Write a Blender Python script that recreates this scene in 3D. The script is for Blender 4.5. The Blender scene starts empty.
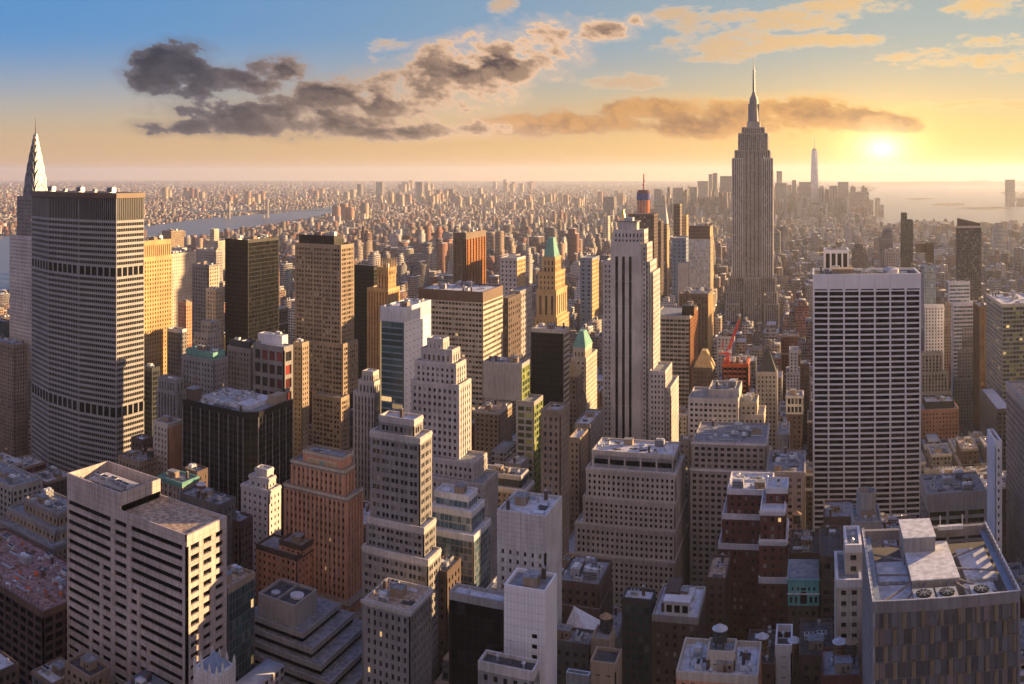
import bpy, math, random
from math import sin, cos, tan, atan, atan2, pi, radians, hypot
# ------------------------------------------------------------------ camera, world, sun, exposure
EYE = 260.0; F = 869.0; VX = 810.0; EYP = 173.0
scn = bpy.context.scene
cam = bpy.data.cameras.new('camera'); co = bpy.data.objects.new('camera', cam); scn.collection.objects.link(co)
co.location = (0, 0, EYE); co.rotation_euler = (radians(90), 0, 0)
cam.type = 'PANO'; cam.panorama_type = 'CENTRAL_CYLINDRICAL'
cam.central_cylindrical_range_u_min = (0-VX)/F; cam.central_cylindrical_range_u_max = (1024-VX)/F
cam.central_cylindrical_range_v_min = -(684-EYP)/F; cam.central_cylindrical_range_v_max = EYP/F
cam.central_cylindrical_radius = 1.0
cam.clip_start = 0.5; cam.clip_end = 80000
scn.camera = co
scn.view_settings.view_transform = 'Standard'; scn.view_settings.look = 'None'
scn.view_settings.gamma = 1.0; scn.view_settings.use_curve_mapping = False
scn.view_settings.exposure = 1.52
scn.cycles.max_bounces = 5; scn.cycles.diffuse_bounces = 2; scn.cycles.glossy_bounces = 2
scn.cycles.volume_bounces = 1; scn.cycles.transmission_bounces = 2; scn.cycles.use_denoising = True
scn.cycles.sample_clamp_indirect = 6.0
SUN_AZ = radians(46); SUN_EL = radians(10.5)      # azimuth from +Y (downtown) towards +X (west)
sd = (sin(SUN_AZ)*cos(SUN_EL), cos(SUN_AZ)*cos(SUN_EL), sin(SUN_EL))
sl = bpy.data.lights.new('sun', 'SUN'); so = bpy.data.objects.new('sun', sl); scn.collection.objects.link(so)
sl.energy = 5.0; sl.angle = radians(0.5); sl.color = (1.0, 0.62, 0.29)
from mathutils import Vector, Matrix, noise as mnoise
so.rotation_euler = Vector(sd).to_track_quat('Z', 'Y').to_euler()

class NT:                                    # small node-tree helper
    def __init__(s, tree): s.t = tree; s.n = tree.nodes; s.l = tree.links; s.n.clear()
    def node(s, ty, **kw):
        n = s.n.new(ty)
        for k, v in kw.items(): setattr(n, k, v)
        return n
    def put(s, sock, v):
        if isinstance(v, bpy.types.NodeSocket): s.l.new(v, sock)
        elif isinstance(v, (int, float)):
            try: sock.default_value = v
            except Exception: sock.default_value = (v, v, v)
        else:
            v = tuple(v); L = len(sock.default_value)
            sock.default_value = v if len(v) == L else (v + (1.0,))[:L]
    def m(s, op, a, b=0.0, c=0.0, clamp=False):
        n = s.node('ShaderNodeMath', operation=op, use_clamp=clamp)
        s.put(n.inputs[0], a); s.put(n.inputs[1], b)
        if len(n.inputs) > 2: s.put(n.inputs[2], c)
        return n.outputs[0]
    def v(s, op, a, b=(0, 0, 0)):
        n = s.node('ShaderNodeVectorMath', operation=op); s.put(n.inputs[0], a)
        if op == 'SCALE': s.put(n.inputs[3], b)
        else: s.put(n.inputs[1], b)
        return n.outputs['Value'] if op in ('DOT_PRODUCT', 'LENGTH') else n.outputs[0]
    def mix(s, f, a, b, bt='MIX'):
        n = s.node('ShaderNodeMix', data_type='RGBA', blend_type=bt)
        s.put(n.inputs[0], f); s.put(n.inputs[6], a); s.put(n.inputs[7], b); return n.outputs[2]
    def ss(s, x, lo, hi, a=0.0, b=1.0):
        n = s.node('ShaderNodeMapRange', interpolation_type='SMOOTHSTEP')
        s.put(n.inputs[0], x); s.put(n.inputs[1], lo); s.put(n.inputs[2], hi); s.put(n.inputs[3], a); s.put(n.inputs[4], b)
        return n.outputs[0]
    def noise(s, vec, scale, detail=3.0, rough=0.55, dim='3D', dist=0.0):
        n = s.node('ShaderNodeTexNoise', noise_dimensions=dim)
        s.put(n.inputs['Vector'], vec); s.put(n.inputs['Scale'], scale); s.put(n.inputs['Detail'], detail)
        s.put(n.inputs['Roughness'], rough); s.put(n.inputs['Distortion'], dist); return n.outputs[0]
    def comb(s, x, y, z=0.0):
        n = s.node('ShaderNodeCombineXYZ'); s.put(n.inputs[0], x); s.put(n.inputs[1], y); s.put(n.inputs[2], z); return n.outputs[0]

w = bpy.data.worlds.new('World'); scn.world = w; w.use_nodes = True
N = NT(w.node_tree)
tc = N.node('ShaderNodeTexCoord').outputs['Generated']
dirv = N.v('NORMALIZE', tc)
sx = N.node('ShaderNodeSeparateXYZ'); N.put(sx.inputs[0], dirv)
X_, Y_, Z_ = sx.outputs
az = N.m('ARCTAN2', X_, Y_)                          # 0 = down the avenues, + = west
el = N.m('DIVIDE', Z_, N.m('MAXIMUM', N.m('SQRT', N.m('ADD', N.m('MULTIPLY', X_, X_), N.m('MULTIPLY', Y_, Y_))), 0.02))
sky = N.node('ShaderNodeTexSky', sky_type='NISHITA', sun_disc=False)
sky.sun_elevation = SUN_EL; sky.sun_rotation = SUN_AZ; sky.altitude = 260; sky.air_density = 1.0; sky.dust_density = 0.4; sky.ozone_density = 1.5
# the photograph's sky: blue high on the left, gold towards the low sun on the right, pale peach at the horizon
ga = N.ss(az, -1.3, 0.35); ge = N.ss(el, 0.0, 0.26)
hor = N.mix(ga, (0.62, 0.36, 0.23), (0.86, 0.44, 0.09))
mid = N.mix(ga, (0.50, 0.43, 0.37), (0.76, 0.46, 0.14))
top = N.mix(N.ss(az, -1.0, 0.25), (0.045, 0.27, 0.68), (0.29, 0.38, 0.43))
low = N.mix(N.ss(el, 0.0, 0.10), hor, mid)
grad = N.mix(N.ss(el, 0.035, 0.17), low, top)
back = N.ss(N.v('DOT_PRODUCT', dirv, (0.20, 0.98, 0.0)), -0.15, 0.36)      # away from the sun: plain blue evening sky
grad = N.mix(N.ss(az, 0.42, 1.1), grad, (0.34, 0.27, 0.26)); grad = N.mix(N.ss(az, -1.1, -1.7), grad, (0.20, 0.20, 0.30))
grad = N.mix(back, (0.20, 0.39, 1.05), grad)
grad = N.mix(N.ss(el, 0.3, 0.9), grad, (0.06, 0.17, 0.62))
# sun glow low over the bay
gx = N.m('SUBTRACT', az, (882-VX)/F); gy = N.m('SUBTRACT', el, 24/F)
gd = N.m('SQRT', N.m('ADD', N.m('MULTIPLY', gx, gx), N.m('MULTIPLY', N.m('MULTIPLY', gy, 1.5), N.m('MULTIPLY', gy, 1.5))))
front = N.m('GREATER_THAN', Y_, 0.0)
g1 = N.m('MULTIPLY', N.m('EXPONENT', N.m('MULTIPLY', gd, -55.0)), front)
g2 = N.m('MULTIPLY', N.m('EXPONENT', N.m('MULTIPLY', gd, -10.0)), front)
# clouds: streaky cumulus laid over the sky, dark below and lit gold underneath towards the sun
def blob(cx, cy, rx, ry):
    a = N.m('DIVIDE', N.m('SUBTRACT', az, (cx-VX)/F), rx/F); b = N.m('DIVIDE', N.m('SUBTRACT', el, (EYP-cy)/F), ry/F)
    return N.m('SUBTRACT', 1.0, N.m('ADD', N.m('MULTIPLY', a, a), N.m('MULTIPLY', b, b)), 0.0)
def umax(l):
    r = l[0]
    for q in l[1:]: r = N.m('MAXIMUM', r, q)
    return N.m('MULTIPLY', r, front)
cv = N.comb(N.m('ADD', az, N.m('MULTIPLY', el, 0.35)), N.m('MULTIPLY', el, 1.7), 0.37)
n1 = N.noise(cv, 17.0, 10.0, 0.60)
n2 = N.noise(N.v('ADD', cv, (0.008, -0.012, 0.0)), 17.0, 10.0, 0.60)
n3 = N.noise(N.comb(N.m('ADD', az, N.m('MULTIPLY', el, -1.6)), N.m('MULTIPLY', el, 3.4), 4.1), 14.0, 9.0, 0.62)
dark = umax([blob(178, 70, 44, 22), blob(225, 82, 60, 20), blob(270, 70, 34, 14), blob(275, 112, 95, 18), blob(345, 125, 100, 13), blob(330, 95, 44, 16), blob(400, 102, 52, 24), blob(450, 72, 50, 26), blob(500, 60, 52, 26), blob(548, 42, 38, 22), blob(600, 32, 26, 10), blob(645, 18, 16, 8), blob(430, 88, 70, 26), blob(240, 127, 120, 9), blob(400, 131, 130, 9), blob(160, 60, 30, 14)])
wide = umax([blob(600, 124, 140, 14), blob(655, 112, 90, 18), blob(730, 120, 205, 21), blob(530, 128, 90, 12), blob(800, 112, 60, 20), blob(870, 124, 60, 13), blob(560, 128, 90, 10)])
wisp = umax([blob(760, 22, 110, 14), blob(790, 40, 90, 8), blob(720, 40, 50, 12), blob(840, 5, 60, 8), blob(620, 82, 44, 8), blob(960, 62, 70, 10), blob(1000, 40, 40, 12), blob(990, 104, 60, 5), blob(720, 58, 30, 5), blob(505, 6, 14, 8), blob(385, 50, 22, 10), blob(900, 58, 30, 5), blob(670, 14, 26, 8), blob(940, 105, 60, 5), blob(1000, 10, 50, 10)])
def thick(b, n, k, lo): return N.m('SUBTRACT', N.m('ADD', N.m('MULTIPLY', N.m('MAXIMUM', b, -2.5), k), n), lo)
nf = N.noise(cv, 60.0, 6.0, 0.7)
n1 = N.m('ADD', n1, N.m('MULTIPLY', N.m('SUBTRACT', nf, 0.5), 0.22))
t1 = thick(dark, n1, 0.15, 0.455); t2 = thick(wide, N.m('MULTIPLY', n1, 0.75), 0.24, 0.385); t3 = thick(wisp, N.m('ADD', n3, N.m('MULTIPLY', N.m('SUBTRACT', nf, 0.5), 0.40)), 0.11, 0.475)
c1 = N.m('MAXIMUM', N.ss(t1, 0.0, 0.10), N.ss(t1, -0.16, 0.04, 0.0, 0.30)); c2 = N.m('MAXIMUM', N.ss(t2, 0.0, 0.14), N.ss(t2, -0.14, 0.04, 0.0, 0.30)); c3 = N.m('MULTIPLY', N.ss(t3, -0.03, 0.20), 0.92)
edge = N.ss(N.m('SUBTRACT', n1, n2), -0.10, 0.10)
ac = N.ss(az, -0.72, -0.34)
rim = N.mix(ac, (0.15, 0.135, 0.165), (1.15, 0.74, 0.46)); body = N.mix(ac, (0.018, 0.022, 0.042), (0.075, 0.045, 0.05))
dcol = N.mix(N.ss(t1, 0.04, 0.22), rim, N.mix(N.m('MULTIPLY', edge, 0.30), body, rim))
wcol = N.mix(N.ss(t2, 0.0, 0.22), N.mix(N.ss(az, -0.35, 0.0), (0.72, 0.44, 0.27), (1.35, 0.74, 0.20)), N.mix(N.m('MULTIPLY', edge, 0.5), (0.36, 0.165, 0.075), (1.15, 0.56, 0.15)))
pcol = N.mix(N.ss(az, -0.3, 0.2), (1.0, 0.70, 0.46), (1.35, 0.88, 0.38)); pcol = N.mix(N.ss(t3, 0.04, 0.16), pcol, N.v('SCALE', pcol, 0.72))
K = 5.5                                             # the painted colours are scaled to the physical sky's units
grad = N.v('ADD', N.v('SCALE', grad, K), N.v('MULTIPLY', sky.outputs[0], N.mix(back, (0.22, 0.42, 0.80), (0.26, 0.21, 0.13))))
pcol, wcol, dcol = (N.v('SCALE', q, 6.0) for q in (pcol, wcol, dcol))
out = N.mix(c3, grad, pcol)
out = N.mix(N.m('MULTIPLY', c2, 0.92), out, wcol)
out = N.mix(N.m('MULTIPLY', c1, 0.96), out, dcol)
g1 = N.m('MULTIPLY', g1, 22.0); g2 = N.m('MULTIPLY', N.m('MULTIPLY', g2, N.m('SUBTRACT', 1.0, N.m('MULTIPLY', N.m('MAXIMUM', c1, c2), 0.75))), 4.2)
out = N.v('ADD', out, N.v('ADD', N.v('SCALE', N.comb(1.0, 0.80, 0.42), g1), N.v('SCALE', N.comb(1.0, 0.50, 0.07), g2)))
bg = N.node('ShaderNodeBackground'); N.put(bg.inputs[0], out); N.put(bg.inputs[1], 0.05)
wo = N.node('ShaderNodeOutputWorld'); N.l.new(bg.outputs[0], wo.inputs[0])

# ------------------------------------------------------------------ pixel <-> place helpers (cylindrical lens)
def T(px): return tan((px-VX)/F)
def rho(px, Y): return Y/cos((px-VX)/F)
def zat(py, px, Y): return EYE-(py-EYP)*rho(px, Y)/F
def gnd(px, py):                                     # point of the ground seen at a pixel
    d = EYE*F/(py-EYP); a = (px-VX)/F; return (d*sin(a), d*cos(a))
def topx(x, y): return VX+F*atan2(x, y)
def topy(x, y, z): return EYP+(EYE-z)*F/hypot(x, y)

# ------------------------------------------------------------------ materials
MATS = {}
def wallmat(name, col, rough=0.85, var=0.26, scale=0.35, spec=0.3, streak=0.30, bump=0.05, metal=0.0, fine=2.5, seams=None):
    if name in MATS: return MATS[name]
    m = bpy.data.materials.new(name); m.use_nodes = True; n = NT(m.node_tree); MATS[name] = m
    pos = n.node('ShaderNodeNewGeometry').outputs['Position']
    a = n.ss(n.noise(pos, scale*0.15, 5.0, 0.65), .36, .64); b = n.noise(pos, fine, 3.0, 0.6)
    st = n.noise(n.v('MULTIPLY', pos, (0.8, 0.8, 0.05)), 1.3, 4.0, 0.65)
    st = n.ss(st, .34, .66)
    k = n.m('ADD', 1.0-var*0.5-streak*0.5, n.m('ADD', n.m('MULTIPLY', a, var), n.m('ADD', n.m('MULTIPLY', st, streak), n.m('MULTIPLY', n.m('SUBTRACT', b, 0.5), var*0.8))))
    c = n.v('SCALE', n.comb(*col), k)
    if seams:                                          # panel or course joints
        s = n.node('ShaderNodeSeparateXYZ'); n.put(s.inputs[0], pos)
        j = n.m('MAXIMUM', n.m('LESS_THAN', n.m('FRACT', n.m('DIVIDE', s.outputs[2], seams)), 0.06), n.m('LESS_THAN', n.m('FRACT', n.m('DIVIDE', n.m('ADD', s.outputs[0], s.outputs[1]), seams*1.5)), 0.05))
        c = n.v('SCALE', c, n.m('SUBTRACT', 1.0, n.m('MULTIPLY', j, 0.45)))
    p = n.node('ShaderNodeBsdfPrincipled'); n.put(p.inputs['Base Color'], c); n.put(p.inputs['Roughness'], rough)
    n.put(p.inputs['Specular IOR Level'], spec); n.put(p.inputs['Metallic'], metal)
    if bump:
        bn = n.node('ShaderNodeBump'); n.put(bn.inputs['Strength'], bump); n.put(bn.inputs['Distance'], 0.3); n.put(bn.inputs['Height'], b); n.l.new(bn.outputs[0], p.inputs['Normal'])
    o = n.node('ShaderNodeOutputMaterial'); n.l.new(p.outputs[0], o.inputs[0]); return m
def glassmat(name, col=(0.016, 0.02, 0.028), blind=(0.22, 0.21, 0.2), frac=0.2, rough=0.12, lit=0.0, var=0.6, spec=0.6):
    if name in MATS: return MATS[name]
    m = bpy.data.materials.new(name); m.use_nodes = True; n = NT(m.node_tree); MATS[name] = m
    g = n.node('ShaderNodeNewGeometry'); oi = n.node('ShaderNodeObjectInfo')
    r = n.m('FRACT', n.m('ADD', g.outputs['Random Per Island'], n.m('MULTIPLY', oi.outputs['Random'], 7.31)))
    r2 = n.m('FRACT', n.m('MULTIPLY', r, 17.7)); r3 = n.m('FRACT', n.m('MULTIPLY', r, 53.1))
    c = n.v('SCALE', n.comb(*col), n.m('ADD', 1.0-var*0.5, n.m('MULTIPLY', r3, var*2)))
    bl = n.v('SCALE', n.comb(*blind), n.m('ADD', 0.35, n.m('MULTIPLY', r3, 0.9)))
    c = n.mix(n.m('MULTIPLY', n.m('LESS_THAN', r2, frac), n.m('ADD', 0.3, n.m('MULTIPLY', r3, 0.7))), c, bl)
    p = n.node('ShaderNodeBsdfPrincipled'); n.put(p.inputs['Base Color'], c); n.put(p.inputs['Roughness'], rough); n.put(p.inputs['Specular IOR Level'], spec)
    bn = n.node('ShaderNodeBump'); n.put(bn.inputs['Strength'], 0.10); n.put(bn.inputs['Distance'], 1.0)
    n.put(bn.inputs['Height'], n.noise(g.outputs['Position'], 0.25, 1.0)); n.l.new(bn.outputs[0], p.inputs['Normal'])
    if lit:                                            # a few rooms with their lamps on
        on = n.m('LESS_THAN', n.m('FRACT', n.m('MULTIPLY', r, 91.7)), lit)
        n.put(p.inputs['Emission Color'], (1.0, 0.62, 0.25)); n.put(p.inputs['Emission Strength'], n.m('MULTIPLY', on, n.m('MULTIPLY', r3, 0.35)))
    o = n.node('ShaderNodeOutputMaterial'); n.l.new(p.outputs[0], o.inputs[0]); return m
def M(k):
    if k in MATS: return MATS[k]
    name, kw = DEFS[k]; return kw.pop('fn', wallmat)(k, *name, **kw) if False else wallmat(k, name, **kw)
DEFS = {
 'limestone': ((.35, .325, .30), {}), 'pale_limestone': ((.47, .45, .435), {}), 'grey_stone': ((.24, .235, .235), {}),
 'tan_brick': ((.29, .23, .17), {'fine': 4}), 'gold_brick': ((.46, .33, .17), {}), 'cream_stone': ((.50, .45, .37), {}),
 'brown_brick': ((.10, .072, .062), {'fine': 4}), 'red_brick': ((.13, .045, .038), {'fine': 4}), 'orange_brick': ((.56, .29, .18), {'fine': 3}),
 'dark_brick': ((.085, .055, .05), {}), 'white_paint': ((.66, .66, .68), {'streak': .18}), 'white_stone': ((.56, .54, .53), {'seams': 1.6}),
 'concrete': ((.32, .31, .30), {}), 'dark_concrete': ((.12, .115, .115), {}), 'pink_granite': ((.47, .41, .38), {'seams': 2.2, 'rough': .6}),
 'rusty_deck': ((.27, .17, .15), {'var': .9, 'scale': 4.0, 'fine': .7}), 'black_metal': ((.006, .006, .008), {'rough': .4, 'spec': .25, 'bump': 0}), 'bronze_metal': ((.30, .13, .05), {'rough': .35, 'metal': .55, 'bump': 0}),
 'steel': ((.42, .43, .45), {'rough': .35, 'metal': .7, 'bump': 0}), 'mast_metal': ((.22, .21, .21), {'rough': .5, 'metal': .3, 'bump': 0}), 'crown_steel': ((.22, .22, .23), {'rough': .4, 'metal': .5, 'bump': 0}), 'travertine': ((.80, .79, .80), {'rough': .6, 'streak': .1, 'bump': 0, 'var': .1}),
 'precast': ((.30, .30, .31), {'rough': .7, 'streak': .12, 'var': .15, 'bump': 0}), 'teal_copper': ((.15, .33, .28), {}), 'dark_slate': ((.05, .055, .06), {}),
 'gold_leaf': ((.75, .48, .13), {'rough': .35, 'metal': .7, 'bump': 0}), 'red_paint': ((.62, .06, .035), {'rough': .5}), 'orange_net': ((.55, .13, .04), {}),
 'blue_net': ((.05, .07, .25), {}), 'roof_light': ((.50, .53, .58), {'var': .45, 'scale': 3.0, 'fine': .8, 'streak': 0}),
 'roof_grey': ((.22, .235, .26), {'var': .6, 'scale': 3.0, 'fine': .8, 'streak': 0}), 'roof_dark': ((.06, .06, .065), {'var': .8, 'scale': 3.0, 'fine': .8, 'streak': 0}),
 'roof_tan': ((.40, .31, .22), {'var': .7, 'scale': 4.0, 'fine': .6, 'streak': 0}), 'metal_duct': ((.42, .44, .47), {'rough': .45, 'metal': .4}), 'unit_white': ((.58, .60, .63), {'rough': .6}),
 'wood': ((.17, .10, .06), {'fine': 6}), 'tank_lid': ((.30, .20, .12), {}), 'blue_steel': ((.16, .22, .32), {'rough': .5}), 'green_glass_frame': ((.22, .27, .10), {'rough': .4}),
 'turquoise': ((.16, .50, .47), {}), 'asphalt': ((.04, .042, .05), {'scale': 1.0}), 'pavement': ((.16, .165, .18), {}), 'paint_line': ((.7, .7, .66), {}),
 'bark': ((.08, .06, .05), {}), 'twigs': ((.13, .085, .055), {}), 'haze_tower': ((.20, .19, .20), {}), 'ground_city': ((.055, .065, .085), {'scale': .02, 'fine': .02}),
 'green_hill': ((.09, .085, .06), {}), 'brown_metal': ((.13, .085, .06), {'rough': .5}), 'yellow_paint': ((.7, .42, .05), {}), 'plum_panel': ((.21, .20, .21), {'rough': .6}),
}
glassmat('glass_dark', (.010, .012, .017), frac=.24, spec=.4, lit=.004); glassmat('glass_mix', (.010, .012, .017), (.30, .285, .26), frac=.36, spec=.4, lit=.005); glassmat('glass_black', (.003, .004, .006), (.03, .03, .035), frac=.2, rough=.2, spec=.07)
glassmat('glass_blue', (.05, .10, .13), (.25, .33, .36), .35, .1); glassmat('glass_teal', (.02, .055, .06), (.10, .15, .15), .3, .08, lit=.01)
glassmat('glass_green', (.035, .05, .02), (.30, .34, .08), .35, .12, lit=.03); glassmat('glass_bronze', (.09, .035, .012), (.3, .15, .05), .3, .15)
glassmat('glass_pale', (.28, .34, .42), (.6, .62, .66), .4, .15); glassmat('glass_red', (.02, .02, .02), (.30, .05, .04), .45, .15)

# ------------------------------------------------------------------ mesh builder
class MB:
    def __init__(s): s.v = []; s.f = []; s.mi = []; s.mats = []
    def mat(s, k):
        if k not in s.mats: s.mats.append(k)
        return s.mats.index(k)
    def hexa(s, c, k, skip=()):
        b = len(s.v); s.v.extend(c); i = s.mat(k)
        for j, q in enumerate(((0, 3, 2, 1), (4, 5, 6, 7), (0, 1, 5, 4), (1, 2, 6, 5), (2, 3, 7, 6), (3, 0, 4, 7))):
            if j in skip: continue
            s.f.append(tuple(b+t for t in q)); s.mi.append(i)
    def box(s, x0, x1, y0, y1, z0, z1, k, skip=()):
        s.hexa([(x0, y0, z0), (x1, y0, z0), (x1, y1, z0), (x0, y1, z0), (x0, y0, z1), (x1, y0, z1), (x1, y1, z1), (x0, y1, z1)], k, skip)
    def obox(s, p, u, n, s0, s1, d0, d1, z0, z1, k):   # oriented box; d grows outwards
        def q(a, d, z): return (p[0]+u[0]*a+n[0]*d, p[1]+u[1]*a+n[1]*d, z)
        s.hexa([q(s0, d1, z0), q(s1, d1, z0), q(s1, d0, z0), q(s0, d0, z0), q(s0, d1, z1), q(s1, d1, z1), q(s1, d0, z1), q(s0, d0, z1)], k)
    def quad(s, a, b, c, d, k):
        i = len(s.v); s.v.extend([a, b, c, d]); s.f.append((i, i+1, i+2, i+3)); s.mi.append(s.mat(k))
    def prism(s, poly, z0, z1, k, kt=None, top=None):  # poly counter-clockwise; optional different top outline
        n = len(poly); b = len(s.v); tp = top or poly
        s.v.extend([(x, y, z0) for x, y in poly]); s.v.extend([(x, y, z1) for x, y in tp])
        for i in range(n):
            j = (i+1) % n; s.f.append((b+i, b+j, b+n+j, b+n+i)); s.mi.append(s.mat(k))
        s.f.append(tuple(b+n+i for i in range(n))); s.mi.append(s.mat(kt or k))
        s.f.append(tuple(b+i for i in reversed(range(n)))); s.mi.append(s.mat(k))
    def cone(s, cx, cy, z0, z1, r0, r1, k, n=16, rot=0.0, kt=None):
        P = [(cx+r0*cos(rot+2*pi*i/n), cy+r0*sin(rot+2*pi*i/n)) for i in range(n)]
        Q = [(cx+r1*cos(rot+2*pi*i/n), cy+r1*sin(rot+2*pi*i/n)) for i in range(n)]
        s.prism(P, z0, z1, k, kt, Q)
    def frus(s, x0, x1, y0, y1, z0, X0, X1, Y0, Y1, z1, k):
        s.hexa([(x0, y0, z0), (x1, y0, z0), (x1, y1, z0), (x0, y1, z0), (X0, Y0, z1), (X1, Y0, z1), (X1, Y1, z1), (X0, Y1, z1)], k)
    def beam(s, a, b, r, k, n=6):
        a = Vector(a); b = Vector(b); d = (b-a).normalized(); q = d.to_track_quat('Z', 'Y').to_matrix(); base = len(s.v)
        for e in (a, b):
            for i in range(n):
                w_ = q @ Vector((r*cos(2*pi*i/n+pi/4), r*sin(2*pi*i/n+pi/4), 0)); s.v.append(tuple(e+w_))
        for i in range(n):
            j = (i+1) % n; s.f.append((base+i, base+j, base+n+j, base+n+i)); s.mi.append(s.mat(k))
        s.f.append(tuple(base+n+i for i in range(n))); s.mi.append(s.mat(k)); s.f.append(tuple(base+i for i in reversed(range(n)))); s.mi.append(s.mat(k))
    def mesh(s, name, off=(0, 0, 0)):
        me = bpy.data.meshes.new(name)
        vv = s.v if off == (0, 0, 0) else [(a-off[0], b-off[1], c-off[2]) for a, b, c in s.v]
        me.from_pydata(vv, [], s.f)
        for k in s.mats: me.materials.append(M(k))
        me.polygons.foreach_set('material_index', s.mi); me.update(); return me
    def build(s, name, parent=None, off=None):
        off = off or (tuple(parent.location) if parent else (0, 0, 0))
        o = bpy.data.objects.new(name, s.mesh(name, off)); scn.collection.objects.link(o)
        if parent: o.parent = parent
        else: o.location = off
        return o
def tag(o, label, cat, group=None, kind=None):
    if label: o['label'] = label
    if cat: o['category'] = cat
    if group: o['group'] = group
    if kind: o['kind'] = kind
    return o
def thing(name, label, cat, loc=(0, 0, 0), group=None):
    o = bpy.data.objects.new(name, None); scn.collection.objects.link(o); o.location = loc; o.empty_display_size = 1
    return tag(o, label, cat, group)
def structure(mb, name, kind='structure'):
    o = mb.build(name); o['kind'] = kind; return o

# ------------------------------------------------------------------ facades and buildings
BASE = dict(wall='limestone', sp=None, glass='glass_dark', fh=3.7, bw=3.2, wf=.5, hf=.55, rec=.5, pier=0.0, spin=.03, corner=.8, top=2.6, parapet=1.1,
            roof='roof_grey', cornice=0.0, cap=None, bands=(), sides='auto', clutter=1, ind=True)
def facade(mb, panes, p, u, n, W, z0, z1, st):
    nr = max(1, round((z1-z0)/st['fh'])); fh = (z1-z0)/nr
    cr = min(st['corner'], W*0.2); nc = max(1, round((W-2*cr)/st['bw'])); bw = (W-2*cr)/nc
    wf, hf, rec = st['wf'], st['hf'], st['rec']; pw = bw*(1-wf); wk = st['wall']; sk = st['sp'] or wk
    mb.obox(p, u, n, 0.0, cr+pw/2, -rec, st['pier'], z0, z1, wk); mb.obox(p, u, n, W-cr-pw/2, W, -rec, st['pier'], z0, z1, wk)
    if pw > 0.02:
        for i in range(1, nc):
            c = cr+i*bw; q = pw
            if st.get('pair') and i % st['pair']: q = pw*0.4
            mb.obox(p, u, n, c-q/2, c+q/2, -rec, st['pier'], z0, z1, wk)
    sh = fh*(1-hf)
    a0, a1 = cr+pw/2-.01, W-cr-pw/2+.01
    zz = z0
    for r in range(nr+1):
        lo = z0+r*fh-sh*0.5; hi = lo+sh; lo = max(lo, z0); hi = min(hi, z1)
        if hi > lo: mb.obox(p, u, n, a0, a1, -rec, -st['spin'], lo, hi, sk)
    for r in range(nr):
        zc = z0+(r+.5)*fh
        if wf >= .97: panes.append((W/2, zc, a1-a0, fh*hf, p, u, n, rec)); continue
        for i in range(nc): panes.append((cr+(i+.5)*bw, zc, bw*wf+.02 if not st.get('pair') else bw*.9, fh*hf+.02, p, u, n, rec))
def emit_panes(root, wallmb, panes, glass, ind, thresh=6.5):
    """individual window parts where they are big enough in the picture, otherwise glass in the wall mesh"""
    big = []; rest = []
    for q in panes:
        s, zc, w_, h_, p, u, n, rec = q
        cx, cy = p[0]+u[0]*s, p[1]+u[1]*s; d = max(1.0, hypot(cx, cy)); vx, vy = -cx/d, -cy/d
        face = n[0]*vx+n[1]*vy; ar = w_*h_*(F/d)**2*max(face, 0.0)
        vis = -20 < topx(cx, cy) < 1044 and topy(cx, cy, zc) < 690
        (big if (ind and ar > thresh and vis) else rest).append((ar, q))
    big.sort(key=lambda t: -t[0]); ids = [q for a, q in big[:100]]; more = [q for a, q in big[100:]]
    def addpane(mb, q, d):
        s, zc, w_, h_, p, u, n, rec = q
        P = lambda a, z: (p[0]+u[0]*a+n[0]*(d-rec), p[1]+u[1]*a+n[1]*(d-rec), z)
        mb.quad(P(s-w_/2, zc-h_/2), P(s+w_/2, zc-h_/2), P(s+w_/2, zc+h_/2), P(s-w_/2, zc+h_/2), glass)
    for a, q in rest: addpane(wallmb, q, .04)
    cache = {}
    for q in ids:
        s, zc, w_, h_, p, u, n, rec = q; key = (round(w_, 2), round(h_, 2))
        if key not in cache:
            mb = MB(); mb.box(-w_/2, w_/2, -.04, .04, -h_/2, h_/2, glass); cache[key] = mb.mesh('window')
        o = bpy.data.objects.new('window', cache[key]); scn.collection.objects.link(o); o.parent = root
        o.location = (p[0]+u[0]*s-n[0]*(rec-.06)-root.location.x, p[1]+u[1]*s-n[1]*(rec-.06)-root.location.y, zc-root.location.z)
        o.rotation_euler = (0, 0, atan2(u[1], u[0]))
    if more:
        mb = MB()
        for q in more: addpane(mb, q, .05)
        o = mb.build('windows', root); o['kind'] = 'stuff'
HEROES = []                                            # (x0,x1,y0,y1,ztop,visible bottom row, short name)
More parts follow.
